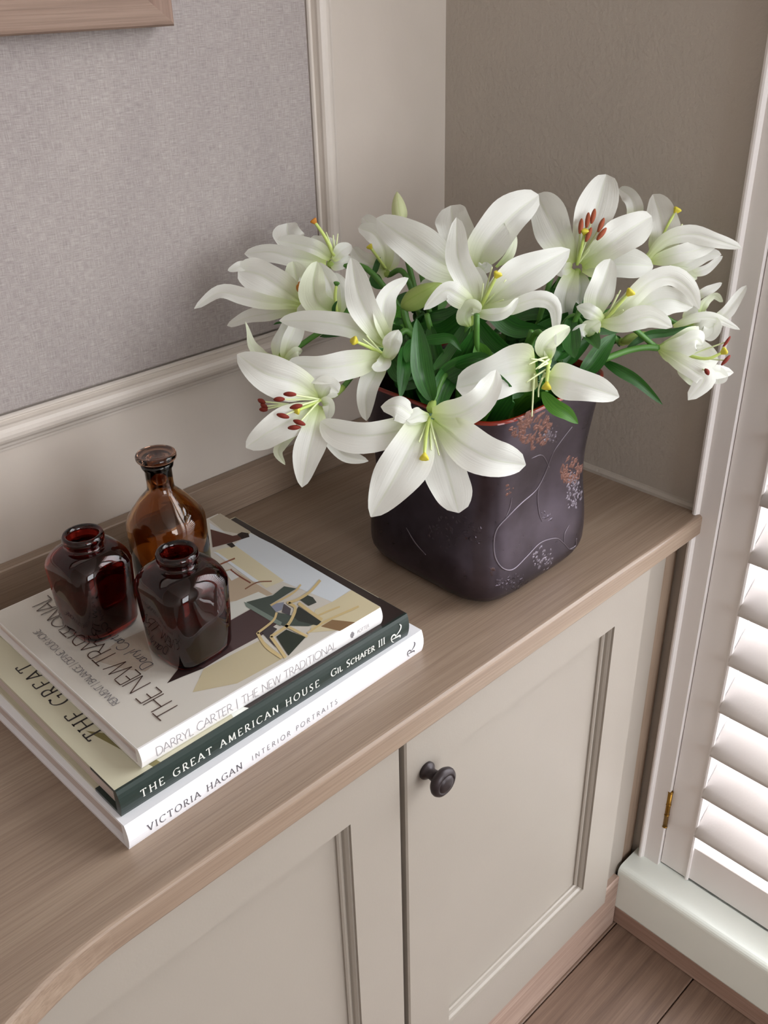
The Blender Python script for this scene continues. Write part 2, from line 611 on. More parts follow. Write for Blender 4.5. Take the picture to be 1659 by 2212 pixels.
hg.tube([(-.0052, FY1 + .0002, hz[0]), (-.0052, FY1 + .0002, hz[1])], 0.0030, 12)
hp = hg.build('hinge', M['brass'], sh1, True)
hp['label'] = 'aged brass hinge barrel'
for zz in (hz[0] + .001, (hz[0] + hz[1]) / 2 + .009, (hz[0] + hz[1]) / 2 - .009, hz[1] - .001):
    MB().tube([(-.0052, FY1 + .0002, zz + .0007), (-.0052, FY1 + .0002, zz - .0007)], 0.0034, 12).build('hinge_knuckle', M['brass'], hp, True)

# ------------------------------------------------------------------ back wall: linen panel, mouldings, framed picture
PXR, PZB = -0.203, 0.186
lp = MB().bbox(-1.6, PXR + .0005, -0.0075, -0.0011, PZB - .0005, 1.45, 0.0018)
tag(lp.build('linen_panel', M['linen']), 'grey woven linen panel set inside the wall moulding', 'wall panel')
# moulding profile (a across the moulding away from the panel, b out of the wall)
mp_ = [(0, 0), (0, .0042), (.0012, .0058), (.0030, .0058), (.0042, .0044), (.0050, .0044), (.0062, .0075)]
for k in range(9):
    a = math.pi * k / 8
    mp_.append((.0150 - .0085 * math.cos(a), .0080 + .0072 * math.sin(a)))
mp_ += [(.0245, .0070), (.0262, .0052), (.0285, .0046), (.0305, .0030), (.0325, .0026), (.0330, 0)]
tb = MB().prism(mp_, (-1.6, 0, PZB - .0028), (PXR + .0038, 0, PZB - .0028), (0, 0, -1), (0, -1, 0), 0, 0, 1)
struct('trim_1', tb, M['trim'])
tr_ = MB().prism(mp_, (PXR + .0038, 0, PZB - .0028), (PXR + .0038, 0, 1.45), (1, 0, 0), (0, -1, 0), 0, -1, 0)
struct('trim_2', tr_, M['trim'])

# framed picture hanging on the linen: mitred deep oak frame, only its lower corner is in view
PFX, PFZ, PFW, PFH = -0.3668, 0.4770, 0.62, 0.50
pic = thing('picture_frame', 'wide brown oak picture frame hanging on the linen panel', 'picture frame', (PFX - PFW / 2, -.008, PFZ))
fp = [(0, 0), (0, .026), (.0015, .0285), (.004, .029), (.031, .0165), (.031, 0)]
y0 = -0.0075
MB().prism(fp, (PFX - PFW, y0, PFZ), (PFX, y0, PFZ), (0, 0, 1), (0, -1, 0), 0, 1, -1).build('frame_rail', M['framewood_x'], pic)
MB().prism(fp, (PFX - PFW, y0, PFZ + PFH), (PFX, y0, PFZ + PFH), (0, 0, -1), (0, -1, 0), 0, 1, -1).build('frame_rail', M['framewood_x'], pic)
MB().prism(fp, (PFX, y0, PFZ), (PFX, y0, PFZ + PFH), (-1, 0, 0), (0, -1, 0), 0, 1, -1).build('frame_stile', M['framewood_z'], pic)
MB().prism(fp, (PFX - PFW, y0, PFZ), (PFX - PFW, y0, PFZ + PFH), (1, 0, 0), (0, -1, 0), 0, 1, -1).build('frame_stile', M['framewood_z'], pic)
MB().box(PFX - PFW + .03, PFX - .03, y0 - .008, y0, PFZ + .03, PFZ + PFH - .03).build('mat_board', M['paper_white'], pic)

# ------------------------------------------------------------------ counter, backsplash, cabinet
def front_y(x):
    if x > -0.705:
        return -0.3845
    Rr, dx = 0.245, -0.705 - x
    if dx < 0.18:
        return -0.3845 - (Rr - math.sqrt(Rr * Rr - dx * dx))
    y18 = Rr - math.sqrt(Rr * Rr - .18 ** 2)
    return -0.3845 - y18 - (dx - .18) * 1.05
CT = 0.0238
xs = [-0.0045, -0.2, -0.4, -0.6] + [-0.705 - 0.0125 * i for i in range(21)] 
secs = []
for x in xs:
    fy = front_y(x)
    r = 0.0042
    s = [(-0.0005, 0.0), (fy + .05, 0.0)]
    for k in range(5):
        a = k / 4 * math.pi / 2
        s.append((fy + r - r * math.sin(a), -r + r * math.cos(a)))
    for k in range(4):
        a = k / 3 * math.pi / 2
        s.append((fy + .002 - .002 * math.cos(a), -CT + .002 - .002 * math.sin(a)))
    s.append((-0.0005, -CT))
    secs.append([(x, yy, zz) for yy, zz in s])
ct = MB()
n = len(secs[0])
V = [p for s in secs for p in s]
F = []
for i in range(len(secs) - 1):
    for k in range(n):
        k2 = (k + 1) % n
        F.append((i * n + k, i * n + k2, (i + 1) * n + k2, (i + 1) * n + k))
F.append(tuple(range(n - 1, -1, -1)))
F.append(tuple((len(secs) - 1) * n + k for k in range(n)))
ct.add(V, F)
tag(ct.build('countertop', M['counter']), 'grey-brown stained oak worktop with a curved front edge', 'countertop')
bs = MB().bbox(-0.96, -0.0045, -0.0142, -0.0002, 0.0, 0.0437, 0.0012)
tag(bs.build('backsplash', M['counter']), 'low grey-brown oak strip standing along the back of the worktop', 'backsplash')

cab = thing('base_cabinet', 'cream painted base cabinet with recessed panel doors under the worktop', 'cabinet', (-.45, -.2, FL))
DF, DT = -0.3795, 0.019          # door face plane, door thickness
body = MB()
body.box(-0.95, -0.0045, -0.358, -0.002, FL + .0, -CT)
body.build('carcass', M['stripwood'], cab)
MB().bbox(-0.0315, -0.0045, -0.3605, -0.357, -0.60, -CT, 0.0005).build('filler_strip', M['stripwood'], cab)
MB().bbox(-0.115, -0.0315, -0.3625, -0.357, -0.60, -CT, 0.0005).build('face_stile', M['cabinet'], cab)
MB().bbox(-0.95, -0.046, -0.3705, -0.356, FL, -0.545, 0.0015).build('toe_kick', M['toewood'], cab)

def door(x0, x1, z0, z1, st, tr, brl):
    """shaker door x0<x1: four mitre-free frame members, beaded opening and a sunk panel"""
    yb = DF + DT
    d = MB()
    c = .0016
    R_ = lambda a0, a1, b0, b1, y: [(a0, y, b0), (a1, y, b0), (a1, y, b1), (a0, y, b1)]
    V = R_(x0, x1, z0, z1, yb) + R_(x0, x1, z0, z1, DF + c) + R_(x0 + c, x1 - c, z0 + c, z1 - c, DF) + R_(x0 + st, x1 - st, z0 + brl, z1 - tr, DF) + R_(x0 + st, x1 - st, z0 + brl, z1 - tr, yb)
    F = []
    for r in range(4):
        for k in range(4):
            k2 = (k + 1) % 4
            F.append((r * 4 + k, r * 4 + k2, r * 4 + 4 + k2, r * 4 + 4 + k))
    for k in range(4):
        k2 = (k + 1) % 4
        F.append((16 + k, 16 + k2, k2, k))
    d.add(V, F)
    o = d.build('door', M['cabinet'], cab)
    ix0, ix1, iz0, iz1 = x0 + st, x1 - st, z0 + brl, z1 - tr
    MB().box(ix0 - .001, ix1 + .001, DF + .0105, yb - .001, iz0 - .001, iz1 + .001).build('door_panel', M['cabinet'], o)
    bp = [(0, 0.0025), (0, .0105), (.0085, .0105), (.0085, .0085), (.0070, .0072), (.0052, .0070), (.0036, .0078), (.0030, .0050), (.0014, .0026)]
    def bead(p0, p1, inn):
        MB().prism(bp, p0, p1, inn, (0, 1, 0), 0, 1, -1).build('bead', M['cabinet'], o)
    bead((ix0, DF, iz0), (ix0, DF, iz1), (1, 0, 0))
    bead((ix1, DF, iz0), (ix1, DF, iz1), (-1, 0, 0))
    bead((ix0, DF, iz0), (ix1, DF, iz0), (0, 0, 1))
    bead((ix0, DF, iz1), (ix1, DF, iz1), (0, 0, -1))
    return o
dr = door(-0.4525, -0.0925, -0.548, -0.0262, 0.0585, 0.046, 0.077)
dl = door(-0.8600, -0.4585, -0.548, -0.0262, 0.0560, 0.046, 0.077)

def lathe(prof, c, axis, seg=32):
    """prof [(r, h)] around axis from point c"""
    ax = Vector(axis).normalized()
    u = ax.orthogonal().normalized()
    w = ax.cross(u)
    m = MB()
    V, F = [], []
    for r, h in prof:
        for k in range(seg):
            a = 2 * math.pi * k / seg
            V.append(Vector(c) + ax * h + (u * math.cos(a) + w * math.sin(a)) * r)
    for i in range(len(prof) - 1):
        for k in range(seg):
            k2 = (k + 1) % seg
            F.append((i * seg + k, i * seg + k2, (i + 1) * seg + k2, (i + 1) * seg + k))
    F.append(tuple(range(seg - 1, -1, -1)))
    F.append(tuple((len(prof) - 1) * seg + k for k in range(seg)))
    return m.add(V, F)
kn = lathe([(.0082, 0), (.0084, .0018), (.0076, .0032), (.0056, .0046), (.0050, .0072), (.0054, .0105), (.0082, .0135), (.0118, .0155), (.0136, .0180), (.0138, .0200),
            (.0128, .0222), (.0106, .0236), (.0090, .0240), (.0087, .0232), (.0082, .0232), (.0078, .0244), (.0050, .0252), (.001, .0254)], (-.4285, DF - .0002, -.0745), (0, -1, 0))
k_ = kn.build('knob', M['bronze'], dr, True)
k_['label'] = 'dark bronze round knob'

# ------------------------------------------------------------------ stroke lettering
def arc(cx, cy, rx, ry, a0, a1, n=12):
    return [(cx + rx * math.cos(math.radians(a0 + (a1 - a0) * i / n)), cy + ry * math.sin(math.radians(a0 + (a1 - a0) * i / n))) for i in range(n + 1)]
# glyph: (advance width, [polyline ...], [serif feet (x, y) ...]); cap height 1
GL = {
 'A': (.78, [[(0, 0), (.37, 1)], [(.37, 1), (.76, 0)], [(.13, .33), (.63, .33)]], [(0, 0), (.76, 0)]),
 'B': (.60, [[(.06, 0), (.06, 1)], [(.06, 1), (.3, 1)] + arc(.3, .76, .22, .24, 90, -90) + [(.06, .52)], [(.06, .52), (.32, .52)] + arc(.32, .26, .24, .26, 90, -90) + [(.06, 0)]], []),
 'C': (.82, [arc(.45, .5, .42, .5, 42, 318, 20)], []),
 'D': (.80, [[(.08, 0), (.08, 1)], [(.08, 1), (.3, 1)] + arc(.3, .5, .42, .5, 90, -90, 16) + [(.08, 0)]], []),
 'E': (.60, [[(.08, 0), (.08, 1)], [(.08, 1), (.52, 1)], [(.08, .52), (.45, .52)], [(.08, 0), (.55, 0)]], []),
 'F': (.56, [[(.08, 0), (.08, 1)], [(.08, 1), (.52, 1)], [(.08, .52), (.43, .52)]], [(.08, 0)]),
 'G': (.86, [arc(.45, .5, .42, .5, 45, 318, 20), [(.78, .08), (.78, .44)], [(.56, .44), (.86, .44)]], []),
 'H': (.84, [[(.1, 0), (.1, 1)], [(.72, 0), (.72, 1)], [(.1, .52), (.72, .52)]], [(.1, 0), (.72, 0), (.1, 1), (.72, 1)]),
 'I': (.28, [[(.13, 0), (.13, 1)]], [(.13, 0), (.13, 1)]),
 'L': (.56, [[(.1, 0), (.1, 1)], [(.1, 0), (.52, 0)]], [(.1, 1)]),
 'M': (.98, [[(.1, 0), (.14, 1)], [(.14, 1), (.48, .04)], [(.48, .04), (.82, 1)], [(.82, 1), (.88, 0)]], [(.1, 0), (.88, 0)]),
 'N': (.86, [[(.1, 0), (.1, 1)], [(.1, 1), (.74, 0)], [(.74, 0), (.74, 1)]], [(.1, 0), (.1, 1), (.74, 1)]),
 'O': (.94, [arc(.46, .5, .43, .5, 0, 360, 28)], []),
 'P': (.58, [[(.1, 0), (.1, 1)], [(.1, 1), (.28, 1)] + arc(.28, .74, .24, .26, 90, -90) + [(.1, .48)]], [(.1, 0)]),
 'R': (.68, [[(.1, 0), (.1, 1)], [(.1, 1), (.3, 1)] + arc(.3, .75, .24, .25, 90, -90) + [(.1, .5)], [(.3, .5), (.66, 0)]], [(.1, 0), (.66, 0)]),
 'S': (.56, [arc(.27, .76, .2, .24, 40, 200, 10)[:-1] + [(.11, .66), (.3, .5), (.43, .37)] + arc(.26, .24, .21, .24, 15, -150, 12)], []),
 'T': (.70, [[(.34, 0), (.34, 1)], [(.02, 1), (.66, 1)]], [(.34, 0)]),
 'U': (.80, [[(.1, 1), (.1, .3)] + arc(.4, .3, .3, .3, 180, 360, 14) + [(.7, 1)]], [(.1, 1), (.7, 1)]),
 'V': (.74, [[(.02, 1), (.36, 0)], [(.36, 0), (.7, 1)]], [(.02, 1), (.7, 1)]),
 'W': (1.04, [[(.02, 1), (.26, 0)], [(.26, 0), (.51, 1)], [(.51, 1), (.76, 0)], [(.76, 0), (1.0, 1)]], []),
 'Y': (.72, [[(.02, 1), (.34, .45)], [(.68, 1), (.34, .45)], [(.34, .45), (.34, 0)]], []),
 '|': (.34, [[(.16, -.2), (.16, 1.15)]], []),
 'a': (.56, [arc(.26, .27, .2, .27, 0, 360, 18), [(.46, .54), (.46, 0)]], []),
 'e': (.56, [[(.07, .29), (.47, .29)] + arc(.27, .28, .2, .27, 5, 310, 16)], []),
 'l': (.22, [[(.1, 0), (.1, 1.02)]], []),
 'r': (.34, [[(.08, 0), (.08, .54)], [(.08, .3)] + arc(.26, .36, .18, .18, 180, 80, 6)], []),
 't': (.32, [[(.14, .74), (.14, .1)] + arc(.24, .1, .1, .1, 180, 280, 5), [(.02, .54), (.28, .54)]], []),
 'y': (.50, [[(.04, .54), (.25, .02)], [(.46, .54), (.22, -.14)] + [(.1, -.22)]], []),
}
def letters(mb, text, org, xd, yd, h, track=0.1, thick=.12, thin=.05, serif=False, pen=20.0, small=None, fit=None, mi=0, space=.42):
    """flat ribbons for the text on the plane org + xd, yd; fit = total length wanted"""
    org, xd, yd = Vector(org), Vector(xd).normalized(), Vector(yd).normalized()
    # layout
    def lay(tr):
        x, out = 0.0, []
        for ch in text:
            if ch == ' ':
                x += space + tr
                continue
            sc = 1.0
            g = ch
            if small and ch.islower():
                sc, g = small, ch.upper()
            adv = GL[g][0]
            out.append((g, x, sc))
            x += adv * sc + tr
        return x - tr, out
    w, out = lay(track)
    if fit:
        w2, _ = lay(track + 0.1)
        k = (fit / h - w) / ((w2 - w) / 0.1)
        w, out = lay(track + k)
    def ribbon(pl, sc, x0):
        P = [Vector((x0 + p[0] * sc, p[1] * sc)) for p in pl]
        V = []
        for i, p in enumerate(P):
            t = P[min(i + 1, len(P) - 1)] - P[max(i - 1, 0)]
            if t.length < 1e-7:
                continue
            t.normalize()
            if serif:
                th = math.atan2(t.y, t.x)
                wd = thin + (thick - thin) * abs(math.sin(th - math.radians(pen))) ** 1.2
            else:
                wd = thick
            nrm = Vector((-t.y, t.x)) * wd / 2
            V.append((p + nrm, p - nrm))
        vv, ff = [], []
        for a, b in V:
            for q in (a, b):
                vv.append(org + xd * (q.x * h) + yd * (q.y * h))
        for i in range(len(V) - 1):
            ff.append((2 * i, 2 * i + 1, 2 * i + 3, 2 * i + 2))
        mb.add(vv, ff, mi)
    for g, x, sc in out:
        adv, strokes, feet = GL[g]
        for pl in strokes:
            ribbon(pl, sc, x)
        if serif:
            for fx, fy in feet:
                yy = fy + (.02 if fy == 0 else -.02)
                ribbon([(fx - .13, yy), (fx + .13, yy)], sc, x)
            if g in 'EFTLCGS':
                ends = {'E': [(.53, 1, -1), (.56, 0, 1)], 'F': [(.52, 1, -1)], 'T': [(.03, 1, -1), (.65, 1, -1)], 'L': [(.52, 0, 1)], 'C': [(.76, .84, 1)], 'G': [(.76, .84, 1)], 'S': [(.43, .9, 1)]}[g]
                for ex, ey, sg in ends:
                    ribbon([(ex, ey), (ex, ey + sg * .14)], sc, x)
    return w * h

# ------------------------------------------------------------------ books
ink('ink_grey', 140, 136, 140); ink('ink_darkgrey', 92, 88, 94); ink('ink_black', 34, 28, 28); ink('ink_white', 226, 228, 222); ink('ink_brown', 74, 54, 46)
def book(name, label, fl, fr, depth, z0, z1, jacket, inset=0.0035, bt=0.0024, round_=0.0025, board=None, split=0.036):
    """hardback lying with its spine towards -y; fl / fr = front corners (x, y)"""
    fl, fr = Vector((fl[0], fl[1], 0)), Vector((fr[0], fr[1], 0))
    ex = (fr - fl).normalized()
    ey = Vector((-ex.y, ex.x, 0))
    L = (fr - fl).length
    o = thing(name, label, 'book', (fl.x + ex.x * L / 2 + ey.x * depth / 2, fl.y + ex.y * L / 2 + ey.y * depth / 2, z0), 'stack of design books')
    W = lambda x, y, z: fl + ex * x + ey * y + Vector((0, 0, z))
    # jacket: bottom board, rounded spine, top board as one wrap-round profile (in y,z) swept along x
    full, depth = depth, (split if board else depth)
    pr = [(depth, z0), (round_, z0)]
    h = z1 - z0
    for k in range(1, 8):
        t = k / 8
        pr.append((round_ * (1 - math.sin(math.pi * t)) * .9 , z0 + h * t))
    pr += [(round_, z1), (depth, z1), (depth, z1 - bt), (round_ + .004, z1 - bt), (round_ + .004, z0 + bt), (depth, z0 + bt)]
    V = [W(0, y, z) for y, z in pr] + [W(L, y, z) for y, z in pr]
    n = len(pr)
    F = [(i, n + i, n + (i + 1) % n, (i + 1) % n) for i in range(n)]
    # end caps as strips: top board, spine, bottom board
    top = [n - 6, n - 5, n - 4, n - 3]
    for s in (0, n):
        q = [s + i for i in range(n)]
        f1 = (q[n - 5], q[n - 4], q[n - 3], q[n - 6])
        bottom = (q[0], q[1], q[n - 2], q[n - 1])
        spine = tuple(q[1:n - 5]) + (q[n - 3], q[n - 2])
        for f in (f1, bottom, spine):
            F.append(tuple(f) if s == 0 else tuple(f[::-1]))
    j = mesh_obj('dust_jacket', V, F, jacket, o)
    depth = full
    if board:
        for (a, b) in ((z0, z0 + bt), (z1 - bt, z1)):
            v = [W(x, y, z) for z in (a, b) for y in (split, depth) for x in (0, L)]
            MB().add(v, [(0, 2, 3, 1), (4, 5, 7, 6), (0, 1, 5, 4), (2, 6, 7, 3), (0, 4, 6, 2), (1, 3, 7, 5)]).build('cover_board', board, o)
    pb = MB()
    v = [W(x, y, z) for z in (z0 + bt, z1 - bt) for y in (round_ + .003, depth - inset) for x in (inset, L - inset)]
    pb.add(v, [(0, 2, 3, 1), (4, 5, 7, 6), (0, 1, 5, 4), (2, 6, 7, 3), (0, 4, 6, 2), (1, 3, 7, 5)])
    pb.build('page_block', M['pages'], o)
    return o, W, ex, ey, L

EPS = 0.00018
ZB = [0.0, 0.0222, 0.0450, 0.0622]
# --- lowest book: white jacket
b1, W1, ex1, ey1, L1 = book('hardback_book', 'white hardback book lying on the worktop, lowest of the stack', (-.6765, -.3420), (-.3830, -.3333), .243, ZB[0], ZB[1], M['jacket_white2'])
t = MB()
letters(t, 'VICTORIA HAGAN', W1(.0150, -EPS, ZB[0] + .0068), ex1, (0, 0, 1), .0060, .2, .13, .05, True, fit=.0810)
t.build('spine_lettering', M['ink_darkgrey'], b1)
t = MB()
letters(t, 'INTERIOR PORTRAITS', W1(.1052, -EPS, ZB[0] + .0074), ex1, (0, 0, 1), .0047, .2, .12, fit=.0865)
t.build('spine_lettering', M['ink_grey'], b1)
def script_r(mb, org, xd, yd, h):
    org, xd, yd = Vector(org), Vector(xd), Vector(yd)
    ss = [[(-.12, 0.04), (.0, .0), (.1, .08), (.14, .5), (.16, .96)], [(-.2, .72), (-.05, .92), (.2, 1.0)] + [(x, y) for x, y in arc(.28, .76, .24, .24, 80, -90, 8)] + [(.16, .5)],
          [(.26, .52), (.5, .14), (.72, -.06), (.98, -.1), (1.2, .06)]]
    for pl in ss:
        P = [org + xd * (x * h) + yd * (y * h) for x, y in pl]
        P2 = catmull(P, 16)
        V, F = [], []
        nz = xd.cross(yd)
        for i, p in enumerate(P2):
            tt = (P2[min(i + 1, 15)] - P2[max(i - 1, 0)]).normalized()
            w_ = h * (.025 + .05 * math.sin(math.pi * i / 15))
            s_ = nz.cross(tt) * w_
            V += [p + s_, p - s_]
        for i in range(15):
            F.append((2 * i, 2 * i + 1, 2 * i + 3, 2 * i + 2))
        mb.add(V, F)
t = MB(); script_r(t, W1(L1 - .012, -EPS, ZB[0] + .0075), Vector((0, 0, 1)), -ex1, .0085)
t.build('spine_emblem', M['ink_darkgrey'], b1)

# --- middle book: dark green spine, pale cover
b2, W2, ex2, ey2, L2 = book('hardback_book', 'hardback book with dark green spine and white serif title, middle of the stack', (-.6735, -.3335), (-.3970, -.3300), .240, ZB[1], ZB[2], M['jacket_green'], board=M['jacket_beige'])
t = MB()
letters(t, 'THE GREAT AMERICAN HOUSE', W2(.0156, -EPS, ZB[1] + .0078), ex2, (0, 0, 1), .0064, .2, .16, .06, True, fit=.1600)
letters(t, 'Gil Schafer III', W2(.1882, -EPS, ZB[1] + .0088), ex2, (0, 0, 1), .0066, .1, .17, .07, True, small=.76, fit=.0595)
t.build('spine_lettering', M['ink_white'], b2)
t = MB(); script_r(t, W2(L2 - .011, -EPS, ZB[1] + .0065), Vector((0, 0, 1)), -ex2, .0105)
t.build('spine_emblem', M['ink_white'], b2)
def quad_print(mb, W, pts, z, mi):
    mb.add([W(x, y, z) for x, y in pts], [tuple(range(len(pts)))], mi)
t = MB()
quad_print(t, W2, [(.0002, .0045), (L2 - .040, .0045), (L2 - .040, .2385), (.0002, .2385)], ZB[2] + .00008, 0)
quad_print(t, W2, [(L2 - .040, .0045), (L2 - .0005, .0045), (L2 - .0005, .2385), (L2 - .040, .2385)], ZB[2] + .00008, 1)
quad_print(t, W2, [(.030, .0045), (.036, .0045), (.028, .052), (.016, .070)], ZB[2] + .00014, 2)
quad_print(t, W2, [(.098, .0045), (.112, .0045), (.108, .0120), (.100, .0120)], ZB[2] + .00014, 3)
quad_print(t, W2, [(.112, .0045), (.24, .0045), (.24, .0110), (.109, .0110)], ZB[2] + .00014, 1)
t.build('cover_print', None, b2, False, [M['jacket_beige'], ink('print_dark', 48, 38, 36, .3), ink('print_olive', 120, 112, 70, .3), M['ink_white']])
t = MB()
letters(t, 'THE GREAT', (-.6485, -.2752, ZB[2] + .0002), (0, 1, 0), (-1, 0, 0), .0138, .1, .13, .05, True, fit=.116)
t.build('cover_lettering', M['ink_black'], b2)
# board edges of the middle book: dark board under the wrap
# --- top book: white spine, photographic cover
b3, W3, ex3, ey3, L3 = book('hardback_book', 'square white hardback book with a room photograph cover, topmost of the stack', (-.6500, -.3272), (-.4225, -.3250), .2260, ZB[2] + .0004, ZB[3], M['jacket_white'])
t = MB()
letters(t, 'DARRYL CARTER | THE NEW TRADITIONAL', W3(.0112, -EPS, ZB[2] + .0052), ex3, (0, 0, 1), .0074, .1, .062, fit=.1655)
letters(t, 'POTTER', W3(.1990, -EPS, ZB[2] + .0070), ex3, (0, 0, 1), .0030, .1, .10, fit=.0130)
t.build('spine_lettering', M['ink_grey'], b3)
t = MB()
for k in range(5):
    zz = ZB[2] + .0060 + k * .0012
    hw = .0022 * math.sin(math.pi * (k + .8) / 5.6)
    t.add([W3(.1935 - hw, -EPS, zz), W3(.1935 + hw, -EPS, zz), W3(.1935 + hw, -EPS, zz + .0008), W3(.1935 - hw, -EPS, zz + .0008)], [(0, 1, 2, 3)])
t.build('spine_emblem', M['ink_darkgrey'], b3)
ZT = ZB[3]
def kpt(x, y, org=(440, 1100), sc=.2411):
    return (org[0] + x * sc, org[1] + y * sc)
cov = MB()
cmats = []
def cprint(pts, col, layer, org=(440, 1100), sc=.2411):
    """flat print on the cover: outline read off the photograph, laid on the cover plane"""
    z = ZT + .00006 * (1 + layer)
    V = []
    for x, y in pts:
        p = on_plane(*kpt(x, y, org, sc), 2, z)
        p.x = min(max(p.x, -.6498), -.4228)
        p.y = min(max(p.y, -.3240), -.1000)
        V.append(p)
    cmats.append(ink('cover_%02d' % len(cmats), *col, .22))
    cov.add(V, [tuple(range(len(V)))], len(cmats) - 1)
def cstrip(path, w, col, layer):
    P = catmull([Vector((x, y, 0)) for x, y in path], 14)
    A, B = [], []
    for i, p in enumerate(P):
        tt = (P[min(i + 1, 13)] - P[max(i - 1, 0)]).normalized()
        s_ = Vector((-tt.y, tt.x, 0)) * w / 2
        A.append((p + s_)[:2]); B.append((p - s_)[:2])
    z = ZT + .00006 * (1 + layer)
    V = [on_plane(*kpt(*q), 2, z) for pr_ in zip(A, B) for q in pr_]
    cmats.append(ink('cover_%02d' % len(cmats), *col, .22))
    cov.add(V, [(2 * i, 2 * i + 1, 2 * i + 3, 2 * i + 2) for i in range(13)], len(cmats) - 1)
cmats.append(ink('cover_ground', 198, 193, 184, .22))
cov.add([W3(.0003, .004, ZT + .00005), W3(L3 - .0003, .004, ZT + .00005), W3(L3 - .0003, .2255, ZT + .00005), W3(.0003, .2255, ZT + .00005)], [(0, 1, 2, 3)], 0)
cprint([(250, 330), (420, 215), (640, 300), (1330, 715), (1150, 830), (700, 645)], (204, 210, 216), 1)
cprint([(160, 30), (420, 200), (400, 235), (180, 195), (50, 90)], (176, 166, 148), 1)
cprint([(50, 120), (200, 215), (60, 175)], (206, 210, 214), 2)
cprint([(200, 345), (290, 330), (720, 640), (560, 705), (100, 372)], (206, 197, 168), 2)
cprint([(85, 380), (130, 390), (520, 662), (440, 645)], (212, 218, 224), 3)
cprint([(150, 560), (250, 530), (620, 760), (580, 775), (200, 835), (60, 840), (60, 600)], (178, 160, 138), 2)
cprint([(60, 180), (260, 238), (400, 212), (400, 250), (270, 292), (80, 342)], (82, 48, 40), 3)
cprint([(300, 225), (340, 205), (400, 215), (410, 248), (340, 266)], (36, 26, 24), 4)
cprint([(205, 312), (255, 298), (285, 330), (250, 346)], (36, 28, 26), 4)
cstrip([(120, 506), (200, 472), (280, 440)], 14, (136, 88, 66), 4)
cstrip([(240, 540), (320, 600), (420, 660)], 14, (120, 74, 60), 4)
cstrip([(370, 715), (480, 655), (610, 645)], 12, (128, 92, 72), 4)
cprint([(190, 560), (260, 540), (330, 600), (250, 640)], (206, 206, 204), 3)
cprint([(190, 862), (490, 740), (590, 790), (430, 885), (215, 1002)], (204, 204, 196), 3)
cprint([(215, 1010), (430, 890), (680, 1010), (520, 1130), (230, 1285), (0, 1425), (-150, 1390), (-150, 1190)], (70, 52, 52), 3)
cprint([(-180, 1370), (0, 1425), (-190, 1500), (-330, 1560)], (48, 36, 34), 4)
cprint([(0, 1432), (520, 1165), (720, 1330), (500, 1452), (300, 1560), (-100, 1640)], (184, 172, 142), 2)
cprint([(1150, 830), (1330, 722), (1600, 870), (1240, 1082), (950, 1105), (1000, 900)], (202, 190, 158), 2)
cprint([(1050, 1050), (1150, 990), (1360, 1012), (1220, 1092)], (130, 102, 72), 3)
cprint([(380, 832), (620, 770), (720, 690), (830, 710), (700, 790), (600, 852), (650, 920), (1050, 1012), (940, 1047), (700, 1042)], (66, 76, 70), 5)
cprint([(360, 830), (400, 842), (700, 1012), (690, 1046), (600, 1002), (380, 872)], (112, 124, 116), 6)
cprint([(860, 810), (920, 765), (980, 790), (1012, 835), (940, 866)], (56, 62, 56), 5)
cprint([(830, 902), (850, 870), (1055, 1005), (1020, 1042), (850, 1002), (800, 962)], (44, 48, 44), 6)
cprint([(590, 852), (720, 832), (700, 902), (650, 922)], (132, 136, 152), 6)
cprint([(720, 846), (782, 890), (772, 952), (700, 922)], (74, 70, 76), 6)
cprint([(650, 1142), (740, 1077), (912, 1147), (760, 1312)], (38, 46, 38), 6)
cprint([(520, 1102), (600, 1042), (660, 1072), (590, 1142), (650, 1242)], (62, 56, 58), 6)
for path, w_ in (([(1045, 635), (950, 740), (850, 805), (745, 842)], 24), ([(760, 840), (820, 880), (800, 960), (740, 1050), (600, 1142)], 26), ([(870, 675), (800, 750), (600, 862)], 16),
                 ([(655, 925), (620, 1000), (480, 1112)], 20), ([(480, 1105), (560, 1230), (700, 1330)], 28), ([(600, 1140), (660, 1220), (735, 1330)], 30), ([(850, 840), (950, 915), (1060, 992)], 30),
                 ([(730, 1040), (830, 1090), (930, 1142)], 24), ([(930, 1110), (1100, 1000), (1390, 870)], 18), ([(1030, 950), (1120, 910), (1220, 872)], 14)):
    cstrip(path, w_, (198, 176, 128), 8)
cprint([(640, 560), (800, 440), (990, 355), (1060, 600), (1000, 640), (860, 625)], (184, 172, 158), 1, (0, 1250), .3135)
cov.build('cover_print', None, b3, False, cmats)
t = MB()
zt = ZT + .0007
letters(t, 'THE NEW TRADITIONAL', (-.6065, -.3122, zt), (0, 1, 0), (-1, 0, 0), .0172, .02, .055, fit=.203, space=.36)
t.build('cover_lettering', M['ink_brown'], b3)
t = MB()
letters(t, 'REINVENT | BALANCE | DEFINE YOUR HOME', (-.6335, -.2745, zt), (0, 1, 0), (-1, 0, 0), .0058, .05, .075, fit=.125)
t.build('cover_lettering', M['ink_darkgrey'], b3)
t = MB()
letters(t, 'Darryl Carter', (-.5935, -.2545, zt), (0, 1, 0), (-1, 0, 0), .0098, .05, .07, fit=.062)
t.build('cover_lettering', M['ink_darkgrey'], b3)

